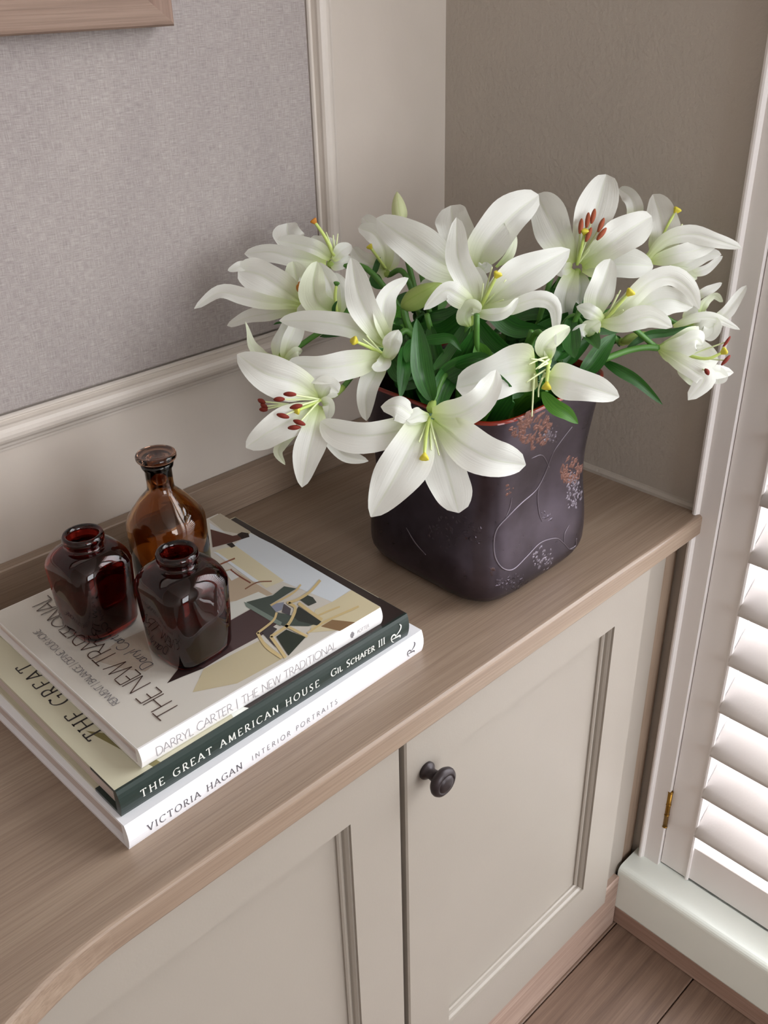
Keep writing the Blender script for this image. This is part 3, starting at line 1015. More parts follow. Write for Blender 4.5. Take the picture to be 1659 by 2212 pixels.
# ------------------------------------------------------------------ bottles
def rsq(a, hw, n):
    """superellipse radius at angle a for half width hw"""
    return hw / (abs(math.cos(a)) ** n + abs(math.sin(a)) ** n) ** (1 / n)
def shell(prof, c, rot, seg=64):
    """prof list of (half width, squareness n, z); closed by the first and last ring"""
    m = MB()
    V, F = [], []
    for hw, n, z in prof:
        for k in range(seg):
            a = 2 * math.pi * k / seg
            r = rsq(a, hw, n)
            V.append((c[0] + r * math.cos(a + rot), c[1] + r * math.sin(a + rot), c[2] + z))
    for i in range(len(prof) - 1):
        for k in range(seg):
            k2 = (k + 1) % seg
            F.append((i * seg + k, i * seg + k2, (i + 1) * seg + k2, (i + 1) * seg + k))
    F.append(tuple(range(seg - 1, -1, -1)))
    F.append(tuple((len(prof) - 1) * seg + k for k in range(seg)))
    return m.add(V, F)
def jar(name, label, c, rot, hw, H, rim):
    t = thing(name, label, 'bottle', c, 'amber bottles on the books')
    N_ = 3.7
    sh = H * .70
    out = [(hw * .78, N_, 0), (hw * .86, N_, .0015), (hw * .91, N_, .006), (hw * .96, N_, sh * .5), (hw, N_, sh)]
    for k in range(1, 9):
        a = k / 8 * math.pi / 2
        w = rim * .86 + (hw - rim * .86) * math.cos(a)
        out.append((w, N_ + (2 - N_) * (k / 8) ** .7, sh + (H * .17) * math.sin(a)))
    out += [(rim * .85, 2, H * .90), (rim * .97, 2, H * .925), (rim, 2, H * .95), (rim * .99, 2, H * .975), (rim * .92, 2, H), (rim * .80, 2, H * .998), (rim * .72, 2, H * .97), (rim * .70, 2, H * .90)]
    th = .0026
    inn = []
    for k in range(8, 0, -1):
        a = k / 8 * math.pi / 2
        w = rim * .70 + (hw - th - rim * .70) * math.cos(a)
        inn.append((w, N_ + (2 - N_) * (k / 8) ** .7, sh + (H * .17) * math.sin(a) - th * .8))
    inn += [(hw - th, N_, sh), (hw * .96 - th, N_, sh * .5), (hw * .91 - th, N_, .009), (hw * .78, N_, .0055), (hw * .4, 3, .005)]
    shell(out + inn, c, rot).build('glass_body', M['glass_red'], t, True)
    return t
zb = ZT + .0008
jar('square_jar', 'open dark amber square jar near the wall, beside the book title', (-.5945, -.178, zb), math.radians(6), .0282, .0840, .0160)
jar('square_jar', 'open dark amber square jar standing in front of the stoppered bottle', (-.5615, -.2570, zb), math.radians(4), .0296, .0880, .0158)
# tall bottle: faceted shoulder, narrow neck, flat disc stopper
cb = (-.521, -.174, zb)
tb_ = thing('stoppered_bottle', 'tall light amber bottle with a flat disc glass stopper', 'bottle', cb, 'amber bottles on the books')
hw = .0302
out = [(hw * .88, 2.5, 0), (hw * .96, 2.5, .0015), (hw, 2.5, .005), (hw, 2.5, .060), (hw * .99, 2.5, .0645), (hw * .94, 2.4, .0695), (hw * .80, 2.3, .0760), (hw * .60, 2.15, .0845), (.0132, 2, .0900), (.0108, 2, .0930),
       (.0106, 2, .098), (.0108, 2, .110), (.0125, 2, .1125), (.0130, 2, .1150), (.0122, 2, .1165), (.0080, 2, .1165), (.0078, 2, .093)]
inn = [(.0100, 2, .0890), (hw * .56, 2.15, .0822), (hw * .75, 2.3, .0735), (hw * .88, 2.4, .0672), (hw - .0026, 2.5, .062), (hw - .0026, 2.6, .008), (hw * .8, 2.6, .0052), (.008, 2, .005)]
shell(out + inn, cb, 0.3).build('glass_body', M['glass_amber'], tb_, True)
st_ = [(.0066, .099), (.0072, .1165), (.0070, .1172), (.0125, .1180), (.0155, .1190), (.0162, .1205), (.0162, .1225), (.0155, .1238), (.0135, .1242), (.0125, .1236), (.001, .1234)]
lathe(st_, cb, (0, 0, 1), 40).build('stopper', M['glass_dark'], tb_, True)

# ------------------------------------------------------------------ vase
VC = (-.2277, -.2571, 0.0005)
VH = .0836
def vs(z):
    t = z / .19
    waist = 1.0 - .045 * math.exp(-((t - .52) / .20) ** 2) + .018 * math.exp(-((t - .18) / .14) ** 2)
    flare = .075 * max(0, (t - .62) / .38) ** 1.6
    return waist + flare
vase = thing('vase', 'dark bronze square vase with vine relief holding the lilies', 'vase', VC)
def vring(z, scale=1.0, n=5.4, dent=1.0):
    seg = 96
    out = []
    t = z / .19
    for k in range(seg):
        a = 2 * math.pi * k / seg
        r = rsq(a, VH * vs(max(0, z)) * scale, n)
        face = math.cos(2 * a) ** 2               # 1 at face centres, 0 at corners
        r *= 1 - dent * .055 * face * math.exp(-((t - .55) / .28) ** 2)
        r *= 1 + dent * .012 * math.sin(3 * a + 2 + 5 * t) * math.sin(math.pi * min(1, t))
        out.append((VC[0] + r * math.cos(a), VC[1] + r * math.sin(a), VC[2] + z))
    return out
rings = []
for k in range(6):
    a = k / 5 * math.pi / 2
    rings.append(vring(.020 - .020 * math.cos(a), 1 - .17 * (1 - math.sin(a)), 3.8 + 1.6 * math.sin(a)))
for k in range(1, 27):
    rings.append(vring(.020 + (.1885 - .020) * k / 26))
outn = len(rings)
V = [p for r in rings for p in r]
F = []
seg = 96
for i in range(outn - 1):
    for k in range(seg):
        k2 = (k + 1) % seg
        F.append((i * seg + k, i * seg + k2, (i + 1) * seg + k2, (i + 1) * seg + k))
F.append(tuple(range(seg - 1, -1, -1)))
mesh_obj('vase_body', V, F, M['vase'], vase, True)
ri = [vring(.1880, 1.0), vring(.1902, .995), vring(.1912, .975), vring(.1905, .955), vring(.185, .945)]
V = [p for r in ri for p in r]
F = [(i * seg + k, i * seg + (k + 1) % seg, (i + 1) * seg + (k + 1) % seg, (i + 1) * seg + k) for i in range(len(ri) - 1) for k in range(seg)]
mesh_obj('rim', V, F, M['vase_rim'], vase, True)['label'] = 'red amber glass rim'
ii = [vring(.186, .946)] + [vring(.186 - .174 * k / 8, .93) for k in range(1, 9)]
V = [p for r in ii for p in r]
F = [(i * seg + k, i * seg + (k + 1) % seg, (i + 1) * seg + (k + 1) % seg, (i + 1) * seg + k) for i in range(len(ii) - 1) for k in range(seg)]
F.append(tuple(8 * seg + k for k in range(seg)))
mesh_obj('vase_lining', V, F, M['vase_in'], vase, True)
# relief vines on the front (-y) face and the left (-x) face, following the wall of the vase
from mathutils.bvhtree import BVHTree
_vb = BVHTree.FromPolygons([Vector(p) for r in rings for p in r], [(i * seg + k, i * seg + (k + 1) % seg, (i + 1) * seg + (k + 1) % seg, (i + 1) * seg + k) for i in range(outn - 1) for k in range(seg)])
def on_vase(px, py):
    hit = _vb.ray_cast(POS, ray(px, py).normalized())
    return (hit[0], hit[1]) if hit[0] else (None, None)
def vine(path, r, mat='vine', org=(780, 860), sc=.3255):
    pts = []
    for p in catmull([Vector((x, y, 0)) for x, y in path], 6 * len(path)):
        h, nn = on_vase(org[0] + p.x * sc, org[1] + p.y * sc)
        if h is not None:
            pts.append(h)
    if len(pts) > 3:
        MB().tube(pts, [r * (.5 + .5 * math.sin(math.pi * (i + .6) / len(pts))) for i in range(len(pts))], 6).build('vine_relief', M[mat], vase, True)
vine([(1400, 190), (1330, 280), (1270, 370), (1220, 500), (1160, 610), (1060, 700), (970, 790), (900, 870), (880, 960), (890, 1060), (940, 1130), (1010, 1135), (1100, 1050), (1190, 960), (1290, 930), (1340, 960), (1380, 1000), (1430, 1000)], .0009)
vine([(1000, 660), (985, 730), (960, 790)], .0007)
vine([(1190, 560), (1170, 650), (1180, 760), (1200, 820)], .0007)
vine([(1250, 460), (1200, 380), (1130, 400)], .0006)
vine([(1380, 840), (1350, 900), (1345, 960)], .0008)
vine([(1430, 930), (1420, 980), (1380, 1005)], .0008)
vine([(300, 860), (360, 960), (430, 1040)], .0007)
# raised relief leaves and blossoms: ragged patches sitting just proud of the wall
def relief(cx, cy, rx, ry, n, size, mat, seed, org=(780, 860), sc=.3255):
    rr = random.Random(seed)
    m = MB()
    for _ in range(n):
        a, q = rr.uniform(0, 6.283), math.sqrt(rr.random())
        px, py = org[0] + (cx + rx * q * math.cos(a)) * sc, org[1] + (cy + ry * q * math.sin(a)) * sc
        h, nn = on_vase(px, py)
        if h is None:
            continue
        if nn.dot(ray(px, py)) > 0:
            nn = -nn
        u = nn.orthogonal().normalized()
        w = nn.cross(u)
        b0 = rr.uniform(0, 6.28)
        k = rr.randint(5, 7)
        ring = []
        for i in range(k):
            aa = b0 + 6.283 * i / k
            s_ = size * rr.uniform(.35, 1.5)
            ring.append(h + (u * math.cos(aa) + w * math.sin(aa)) * s_ - nn * .0004)
        top = h + nn * rr.uniform(.0002, .0006)
        m.add(ring + [top], [(i, (i + 1) % k, k) for i in range(k)])
    o = m.build('relief_patch', M[mat], vase)
    o['kind'] = 'stuff'
relief(1150, 200, 110, 130, 150, .0046, 'vine_copper', 1)
relief(1390, 480, 70, 90, 90, .0042, 'vine_copper', 2)
relief(1030, 220, 40, 40, 16, .0032, 'vine_copper', 3)
relief(985, 610, 30, 35, 10, .0028, 'vine_copper', 4)
relief(1410, 620, 55, 130, 90, .0032, 'vine', 5)
relief(1260, 250, 50, 60, 30, .0034, 'vine', 6)
relief(1210, 1060, 70, 80, 50, .0034, 'vine', 7)
relief(1060, 1230, 150, 60, 70, .0032, 'vase', 8)
relief(1230, 790, 40, 40, 14, .0032, 'vase', 9)
relief(620, 900, 180, 140, 60, .0034, 'vase', 10)

# ------------------------------------------------------------------ lilies
ZN = {1: (400, 360, .3014), 2: (800, 360, .2712), 3: (1150, 360, .3068), 4: (450, 700, .2712), 5: (780, 700, .2833), 6: (1200, 600, .2767), 0: (0, 0, 1.0)}
def zp(zone, x, y):
    o = ZN[zone]
    return o[0] + x * o[2], o[1] + y * o[2]
def P3(zone, x, y, d):
    px, py = zp(zone, x, y)
    return at_depth(px, py, d)

def blade(name, parent, spine, hw, mat, roll=0.0, cup=.25, q=.7, pk=.85, base=.25, wave=.06, nu=16, nv=8, seed=0, ridge=.10, curl=0.0):
    """petal / leaf: a sheet grown along a 3-D spine; hw = half width in metres"""
    rr = random.Random(seed)
    S = catmull(spine, nu)
    V, U = [], []
    ph1, ph2 = rr.uniform(0, 6.28), rr.uniform(0, 6.28)
    curl += rr.uniform(-.22, .22)
    asym = rr.uniform(-.10, .10)
    for i, p in enumerate(S):
        t = i / (nu - 1)
        tg = (S[min(i + 1, nu - 1)] - S[max(i - 1, 0)]).normalized()
        v = (p - POS).normalized()
        side = tg.cross(v)
        side = side.normalized() if side.length > .12 else tg.cross(UP).normalized()
        if i and side.dot(prev) < 0:
            side = -side
        if i:
            side = (side * .6 + prev * .4)
            side = (side - tg * side.dot(tg)).normalized()
        prev = side
        nm = side.cross(tg).normalized()
        if nm.dot(v) > 0:
            nm = -nm
        rl = math.radians(roll)
        sd = side * math.cos(rl) + nm * math.sin(rl)
        nn = nm * math.cos(rl) - side * math.sin(rl)
        w = max(0.0, math.sin(math.pi * min(1, t ** pk))) ** (q * .86)
        w = max(w, base * (1 - t) ** .6 if t < .5 else 0)
        w = hw * max(w, .03)
        for j in range(nv + 1):
            s = -1 + 2 * j / nv
            wv = wave * w * (math.sin(6.5 * t + ph1 + (2.2 if s > 0 else 0)) * abs(s) ** 1.8 + .5 * math.sin(14 * t + ph2 + (1.3 if s > 0 else 0)) * abs(s) ** 3)
            lift = cup * w * (abs(s) ** 1.7) - ridge * w * math.exp(-(s / .16) ** 2) + curl * w * s * t + wv
            # deep cups draw the edges in
            edge = 1 + asym * (1 if s > 0 else -1) + .5 * wave * math.sin(9 * t + ph2 + (2 if s > 0 else 0)) * abs(s)
            V.append(p + sd * (w * s * edge * (1 - .12 * abs(cup) * abs(s))) + nn * lift)
            U.append((j / nv, t))
    F = []
    for i in range(nu - 1):
        for j in range(nv):
            a = i * (nv + 1) + j
            F.append((a, a + 1, a + nv + 2, a + nv + 1))
    return mesh_obj(name, V, F, mat, parent, True, U)

stem_count = [0]
class Lily:
    """one bloom with its stem; d = distance of the throat along the view axis (m)"""
    def __init__(self, label, zone, d, throat, into=None, leafs=2, name='lily', stem=True, mouth=None, back=3.0, cat='flower', bulge=0.03):
        self.z, self.d = zone, d
        stem_count[0] += 1
        self.k = stem_count[0]
        a = self.k * 2.4
        r = .018 + .032 * ((self.k * 37) % 10) / 10
        foot = Vector((VC[0] + r * math.cos(a), VC[1] + r * math.sin(a), VC[2] + .014))
        self.t = thing(name, label, cat, foot, 'lilies in the vase')
        tx, ty = throat
        th = P3(zone, tx, ty, d)
        self.th = th
        self.n = 0
        if stem:
            bx = mouth or (tx, ty)
            bs_ = P3(zone, bx[0], bx[1], d + back / 100)
            dirv = Vector((bs_.x - VC[0], bs_.y - VC[1], 0))
            rim = Vector((VC[0], VC[1], .205)) + (dirv.normalized() * min(.060, dirv.length * .6) if dirv.length > .01 else Vector((0, 0, 0)))
            mid = rim.lerp(bs_, .55) + Vector((0, 0, bulge))
            self.path = catmull([foot, Vector((foot.x * .5 + rim.x * .5, foot.y * .5 + rim.y * .5, .11)), rim, mid, bs_], 28)
            MB().tube(self.path, [.0036 - .0012 * i / 27 for i in range(28)], 8).build('stem', M['stem'], self.t, True)
            # receptacle joining stem and petals
            MB().tube(catmull([bs_ + (self.path[-2] - bs_) * .3, bs_.lerp(th, .35), th.lerp(bs_, .35)], 6), [.0026, .0032, .0038, .0040, .0036, .0022], 10).build('receptacle', M['petal_green'], self.t, True)
            rr = random.Random(self.k)
            for i in range(leafs):
                j = rr.randint(13, 22)
                p = self.path[j]
                an = rr.uniform(0, 6.28)
                ln = rr.uniform(.055, .085)
                out = Vector((math.cos(an), math.sin(an), rr.uniform(-.15, .5))).normalized()
                e1 = p + out * ln * .5 + Vector((0, 0, .012))
                e2 = p + out * ln + Vector((0, 0, rr.uniform(-.02, .012)))
                # leaves stay below the blooms
                if e2.z > .235: e2.z = .235
                if e1.z > .235: e1.z = .235
                blade('leaf', self.t, [p, e1, e2], rr.uniform(.007, .011), M['leaf'], roll=rr.uniform(-50, 50), cup=.3, q=.8, pk=.75, base=.15, seed=self.k * 9 + i, wave=.05)
    def petal(self, pts, hw, roll=0, cup=.22, q=.72, pk=.9, base=.3, zone=None, mat='petal', wave=.21, ridge=.13, curl=0.0):
        z = zone or self.z
        self.n += 1
        sp = [P3(z, x, y, self.d + dd / 100) for x, y, dd in pts]
        px = ZN[z][2]
        dm = self.d + pts[len(pts) // 2][2] / 100
        h = hw * px * dm / FPX / max(.35, math.cos(math.radians(roll)))
        return blade('petal', self.t, sp, h, M[mat], roll, cup, q, pk, base, wave, 20, 10, self.k * 31 + self.n, ridge, curl)
    def leaf(self, pts, hw, roll=0, zone=None, mat='leaf', cup=.25, q=.8, pk=.8, base=.12):
        z = zone or self.z
        self.n += 1
        sp = [P3(z, x, y, self.d + dd / 100) for x, y, dd in pts]
        h = hw * ZN[z][2] * self.d / FPX / max(.35, math.cos(math.radians(roll)))
        return blade('leaf', self.t, sp, h, M[mat], roll, cup, q, pk, base, .05, 18, 6, self.k * 57 + self.n, .12)
    def stalk(self, pts, r=.0028, zone=None):
        z = zone or self.z
        sp = catmull([P3(z, x, y, self.d + dd / 100) for x, y, dd in pts], 16)
        MB().tube(sp, r, 8).build('stem', M['stem'], self.t, True)
    def pistil(self, pts, stig=True, mat='stigma', r=.0013, size=.0036, zone=None):
        z = zone or self.z
        sp = catmull([P3(z, x, y, self.d + dd / 100) for x, y, dd in pts], 12)
        o = MB().tube(sp, [r * (1.25 - .3 * i / 11) for i in range(12)], 7).build('pistil', M['style'], self.t, True)
        if stig:
            e = sp[-1]
            ax = (sp[-1] - sp[-3]).normalized()
            u = ax.orthogonal().normalized(); w = ax.cross(u)
            m = MB()
            V, F = [], []
            prof = [(.25, -1.0), (.55, -.5), (.9, .1), (1.0, .45), (.75, .7), (.1, .62)]
            sg = 12
            for rr_, hh in prof:
                for k in range(sg):
                    a = 6.2832 * k / sg
                    lobe = 1 + .22 * math.cos(3 * a) * rr_
                    V.append(e + ax * hh * size + (u * math.cos(a) + w * math.sin(a)) * rr_ * size * lobe)
            for i in range(len(prof) - 1):
                for k in range(sg):
                    F.append((i * sg + k, i * sg + (k + 1) % sg, (i + 1) * sg + (k + 1) % sg, (i + 1) * sg + k))
            F.append(tuple((len(prof) - 1) * sg + k for k in range(sg)))
            m.add(V, F).build('stigma', M[mat], o, True)
    def stamen(self, base, tip, dd=(0, -1.5), ant=None, mat='anther', zone=None, bend=0, al=.0105, ar=.0021, ends=None):
        """filament from base to tip (crop px); ant = angle in degrees of the anther in the picture"""
        z = zone or self.z
        a = P3(z, base[0], base[1], self.d + dd[0] / 100)
        b = P3(z, tip[0], tip[1], self.d + dd[1] / 100)
        mid = a.lerp(b, .5) + (RIGHT * .5 + UP * .5) * bend * .01
        sp = catmull([a, mid, b], 9)
        o = MB().tube(sp, [.0010 - .0004 * i / 8 for i in range(9)], 6).build('stamen', M['filament'], self.t, True)
        if ant is not None:
            dv = (RIGHT * math.cos(math.radians(ant)) + UP * math.sin(math.radians(ant)))
            N_ = 9
            pts = [b + dv * al * (i / (N_ - 1) - .5) - FWD * .001 * math.sin(math.pi * i / (N_ - 1)) for i in range(N_)]
            rad = [ar * max(.25, math.sin(math.pi * (i + .5) / N_) ** .6) for i in range(N_)]
            MB().tube(pts, rad, 8).build('anther', M[mat], o, True)

def bud(self, pts, hw, mat='bud', zone=None):
    z = zone or self.z
    sp = catmull([P3(z, x, y, self.d + dd / 100) for x, y, dd in pts], 16)
    h = hw * ZN[z][2] * self.d / FPX
    ref = None
    V, F, U = [], [], []
    sg = 18
    for i, p in enumerate(sp):
        t = i / 15
        tg = (sp[min(i + 1, 15)] - sp[max(i - 1, 0)]).normalized()
        if ref is None: ref = tg.orthogonal().normalized()
        ref = (ref - tg * ref.dot(tg)).normalized()
        bn = tg.cross(ref)
        r = h * max(.06, math.sin(math.pi * min(1, (t * .97 + .03) ** .8)) ** .75)
        for k in range(sg):
            a = 6.2832 * k / sg
            g = 1 - .12 * abs(math.cos(1.5 * a)) ** 8
            V.append(p + (ref * math.cos(a) + bn * math.sin(a)) * r * g)
            U.append(((k % 6) / 6, .3 + .7 * t))
    for i in range(15):
        for k in range(sg):
            F.append((i * sg + k, i * sg + (k + 1) % sg, (i + 1) * sg + (k + 1) % sg, (i + 1) * sg + k))
    F.append(tuple(range(sg - 1, -1, -1))); F.append(tuple(15 * sg + k for k in range(sg)))
    mesh_obj('bud', V, F, M[mat], self.t, True, U)
Lily.bud = bud

# ---- the large open bloom hanging over the front of the vase
f = Lily('large white lily drooping over the front corner of the vase rim', 5, .745, (520, 700), mouth=(545, 600), back=1.0, bulge=.016)
f.petal([(505, 715, 0), (400, 900, -2.2), (250, 1180, -3.0), (75, 1470, -2.2)], 188, q=.72, pk=1.0, base=.22, cup=.2)
f.petal([(545, 730, .3), (610, 960, -1.0), (690, 1230, -.8), (745, 1440, .6)], 168, q=.55, pk=1.25, base=.2, cup=.12)
f.petal([(560, 735, 0), (760, 900, -1.8), (1000, 1030, -2.4), (1255, 1075, -1.4)], 165, q=.6, pk=1.1, base=.25, cup=.25)
f.petal([(540, 680, 0), (720, 690, -1.6), (900, 600, -2.4), (1000, 470, -2.0), (1030, 350, -1.2)], 118, q=.7, pk=.8, base=.35, cup=.3)
f.petal([(470, 720, .2), (330, 800, -1.2), (60, 850, -1.8), (-180, 820, -1.0), (-310, 745, .3)], 128, q=.7, pk=1.0, base=.25, cup=.3)
f.petal([(490, 690, .2), (400, 690, -1.6), (280, 620, -2.6), (150, 630, -1.8)], 92, q=.55, pk=1.1, base=.3, cup=-.3, roll=20)
f.petal([(520, 690, -.3), (450, 690, -1.5), (350, 740, -2.2)], 58, q=.6, cup=-.3, roll=25)
f.pistil([(520, 710, -.2), (495, 860, -1.9), (482, 1010, -3.0)])
for tip in ((440, 900), (400, 985), (535, 960), (595, 1000), (560, 880)):
    f.stamen((520, 720), tip, (0, -2.4))
f.leaf([(545, 590, .8), (480, 400, -.6), (450, 200, -.4), (425, -40, .8)], 88, q=.75, pk=.8, cup=.35)
f.leaf([(420, 135, 1.5), (560, 110, .8), (690, 105, .5), (765, 205, 1.0)], 42, roll=30, cup=.4)
f.leaf([(540, 480, 3), (700, 350, 2.4), (860, 280, 2.4), (980, 250, 3)], 95, roll=25)

# ---- left bloom with rust anthers
f = Lily('white lily with six dark red anthers drooping towards the stack of books', 4, .765, (900, 600), mouth=(1060, 520), back=2.5)
f.petal([(880, 580, 0), (700, 470, -1.5), (450, 390, -2.0), (230, 240, -.8)], 158, q=.66, pk=1.0, base=.3, cup=.2)
f.petal([(870, 630, 0), (700, 740, -1.8), (480, 860, -2.2), (300, 985, -1.4)], 132, q=.66, pk=1.0, base=.3, cup=.2)
f.petal([(890, 650, 0), (840, 850, -2.0), (790, 1060, -2.4), (745, 1300, -1.2)], 122, q=.66, pk=.95, base=.3, cup=.22)
f.petal([(900, 600, .2), (960, 510, -1.0), (1040, 545, -.6)], 95, q=.6, roll=20, cup=-.2)
f.petal([(910, 640, .2), (960, 640, -.6), (950, 760, -.2)], 62, q=.6, roll=15, cup=.2)
f.petal([(920, 720, .8), (970, 900, .4), (1080, 1040, .2), (1275, 1092, .8)], 72, q=.7, cup=.3, mat='petal')
f.petal([(780, 800, .8), (640, 900, .4), (555, 1010, .8), (612, 1122, 1.2)], 44, q=.75, cup=.3, mat='petal_green')
f.pistil([(900, 600, 0), (800, 650, -1.0), (710, 688, -2.0)], size=.0030)
for (x, y, an) in ((650, 560, -2), (565, 600, 2), (700, 658, 12), (595, 732, -14), (725, 785, -20), (685, 825, 4)):
    f.stamen((895, 600), (x, y), (0, -2.8), an, al=.0098 if x != 565 else .0085)
for (x, y, an) in ((425, 615, -25), (445, 655, -35), (440, 682, -4)):
    f.stamen((640, 640), (x, y), (2.2, 1.2), an, al=.0065)

# ---- tall bloom left of centre
f = Lily('white lily with one tall upright petal and a yellow stigma, left of the centre', 4, .785, (1385, 240), mouth=(1440, 270), back=2.5)
f.petal([(1440, 1270, 0), (1330, 1100, -1.6), (1240, 900, -2.0), (1190, 655, -.8)], 108, q=.6, pk=.95, base=.3, zone=1, cup=.25)
f.petal([(1455, 1270, 0), (1420, 1080, -1.2), (1450, 920, -1.4), (1600, 800, -.2)], 80, q=.7, zone=1, cup=.35, roll=15)
f.petal([(1430, 1275, 0), (1200, 1160, -.8), (950, 1110, -.8), (675, 1105, .6)], 92, q=.66, zone=1, cup=.3)
f.petal([(1390, 250, 0), (1150, 320, -2.2), (880, 350, -2.8), (630, 310, -1.8)], 126, q=.66, pk=1.05, cup=.25)
f.petal([(1395, 290, .2), (1320, 420, -.8), (1260, 560, -1.0), (1260, 770, .2)], 92, q=.66, cup=.3)
f.petal([(1395, 290, 0), (1450, 200, -1.4), (1475, 110, -1.8), (1515, 45, -1.2)], 76, q=.5, cup=-.2)
f.petal([(1405, 245, 0), (1385, 325, -1.3), (1300, 345, -1.9)], 58, q=.5, cup=.25)
f.pistil([(1385, 235, 0), (1270, 180, -1.4), (1165, 135, -2.4)])
for tip in ((1230, 120), (1200, 230), (1260, 90)):
    f.stamen((1385, 235), tip, (0, -2.0))
f.leaf([(1440, 260, 2.0), (1520, 400, 2.4), (1650, 420, 3)], 60, roll=30)

# ---- bloom turned away behind the two left blooms
f = Lily('greenish white lily turned to the wall with curled back narrow petals', 4, .815, (560, 270), mouth=(620, 240), back=1.0, leafs=1)
f.petal([(560, 280, 0), (430, 260, .2), (340, 150, .6), (295, -20, 1.2)], 40, roll=40, mat='petal_green', cup=.3)
f.petal([(600, 280, 0), (640, 150, -.8), (690, 20, -.6), (700, -70, .2)], 75, roll=25, cup=.35)
f.petal([(540, 290, .4), (560, 180, .6), (600, 60, 1.2), (630, 0, 2)], 70, roll=20, mat='petal')
f.petal([(600, 290, -.4), (700, 220, -.8), (740, 230, .2)], 40, mat='petal_green')

# ---- central bloom
f = Lily('wide open white lily with a yellow stigma rising above the middle of the vase', 2, .790, (860, 1130), mouth=(780, 1270), back=.8, leafs=3)
f.petal([(850, 1120, 0), (790, 950, -1.0), (700, 720, -1.2), (685, 405, .6)], 112, q=.62, pk=.95, cup=.35, base=.35)
f.petal([(900, 1120, 0), (1080, 960, -1.6), (1320, 800, -1.8), (1590, 660, -.6)], 150, q=.66, pk=1.0, cup=.2, base=.35)
f.petal([(880, 1140, -.3), (1100, 1120, -2.0), (1330, 1055, -2.6), (1470, 1130, -2.2), (1475, 1400, -1.6)], 72, q=.66, pk=.8, cup=-.3, roll=15, base=.4)
f.petal([(850, 1120, -.3), (700, 1030, -1.8), (590, 990, -2.2), (425, 1140, -1.8)], 88, q=.7, pk=.75, cup=-.2, base=.4)
f.petal([(840, 1160, -.2), (960, 1180, -2.4), (1080, 1150, -3.0), (1180, 1045, -2.8)], 50, q=.66, cup=.35, roll=20, base=.5)
f.petal([(790, 1275, .3), (760, 1200, -.6), (800, 1120, -1.4), (880, 1150, -1.8)], 72, q=.5, base=.3, mat='petal_green', cup=-.3)
f.petal([(860, 1110, .6), (880, 960, .6), (830, 800, 1.2)], 80, q=.6, cup=.2)
f.pistil([(870, 1140, -.2), (940, 1000, -1.4), (1010, 860, -2.2)])
for tip in ((970, 800), (1080, 900), (900, 930), (1060, 1060)):
    f.stamen((875, 1140), tip, (0, -1.8))
f.stalk([(780, 1270, .8), (765, 1370, 1.2), (750, 1480, 2)])
f.bud([(255, 1120, 2.4), (350, 1060, 1.8), (470, 990, 1.6), (570, 930, 2.0)], 92, 'bud_green')
f.stalk([(265, 1120, 2.4), (290, 1240, 2.8), (340, 1360, 3.4), (380, 1480, 4)], .0032)

# ---- bloom behind the central one
f = Lily('white lily with two broad spread petals behind the central bloom', 2, .835, (800, 850), mouth=(800, 1000), back=1.0)
f.petal([(780, 880, 0), (560, 760, -1.2), (300, 580, -1.4), (50, 410, 0)], 165, q=.6, pk=1.05, cup=.2)
f.petal([(840, 830, 0), (930, 620, -1.0), (1120, 400, -1.0), (1340, 225, .4)], 170, q=.6, pk=1.0, cup=.25)
f.petal([(760, 800, .8), (700, 600, 1.2), (660, 440, 1.4), (640, 310, 2.0)], 150, q=.5, pk=1.15, cup=.25)
f.petal([(1000, 800, -.6), (1110, 690, -1.2), (1140, 560, -1.2), (1065, 440, -.8)], 34, q=.75, roll=35, mat='petal_green')
f.petal([(700, 900, .2), (560, 920, .4), (400, 930, .8)], 60, q=.6)
f.petal([(850, 840, -.4), (920, 800, -1.4), (930, 760, -1.8)], 55, q=.5)

# ---- upper right bloom with rust anthers
f = Lily('tall white lily with six red-brown anthers, highest bloom against the right wall', 3, .850, (310, 700), mouth=(320, 780), back=1.5, leafs=3)
f.petal([(325, 680, 0), (390, 480, -1.2), (460, 270, -1.2), (520, 55, .4)], 138, q=.52, pk=1.1, cup=.3)
f.petal([(290, 680, 0), (190, 510, -1.0), (100, 330, -1.0), (30, 195, .2)], 130, q=.5, pk=1.15, cup=.25)
f.petal([(350, 690, 0), (530, 560, -1.8), (690, 440, -2.0), (840, 350, -1.0)], 128, q=.55, pk=1.1, cup=.3)
f.petal([(350, 710, .3), (520, 690, -.6), (700, 690, -.6), (850, 700, .4)], 110, q=.6, cup=.3)
f.petal([(305, 730, .3), (250, 860, -1.0), (230, 980, -1.0), (255, 1115, 0)], 84, q=.66, cup=.3)
f.petal([(325, 740, .6), (345, 860, .6), (330, 970, 1.2)], 60, q=.6, cup=.3)
f.petal([(280, 710, .2), (210, 720, -.6), (170, 660, .2)], 52, q=.6, cup=.3)
f.pistil([(315, 690, 0), (345, 570, -1.4), (368, 460, -2.4)], size=.0034)
for (x, y, an) in ((340, 420, 82), (388, 378, 82), (427, 350, 76), (483, 412, 66), (395, 480, 68), (487, 475, 52)):
    f.stamen((315, 690), (x, y), (0, -2.4), an, 'anther_brown', al=.0132, ar=.0022)

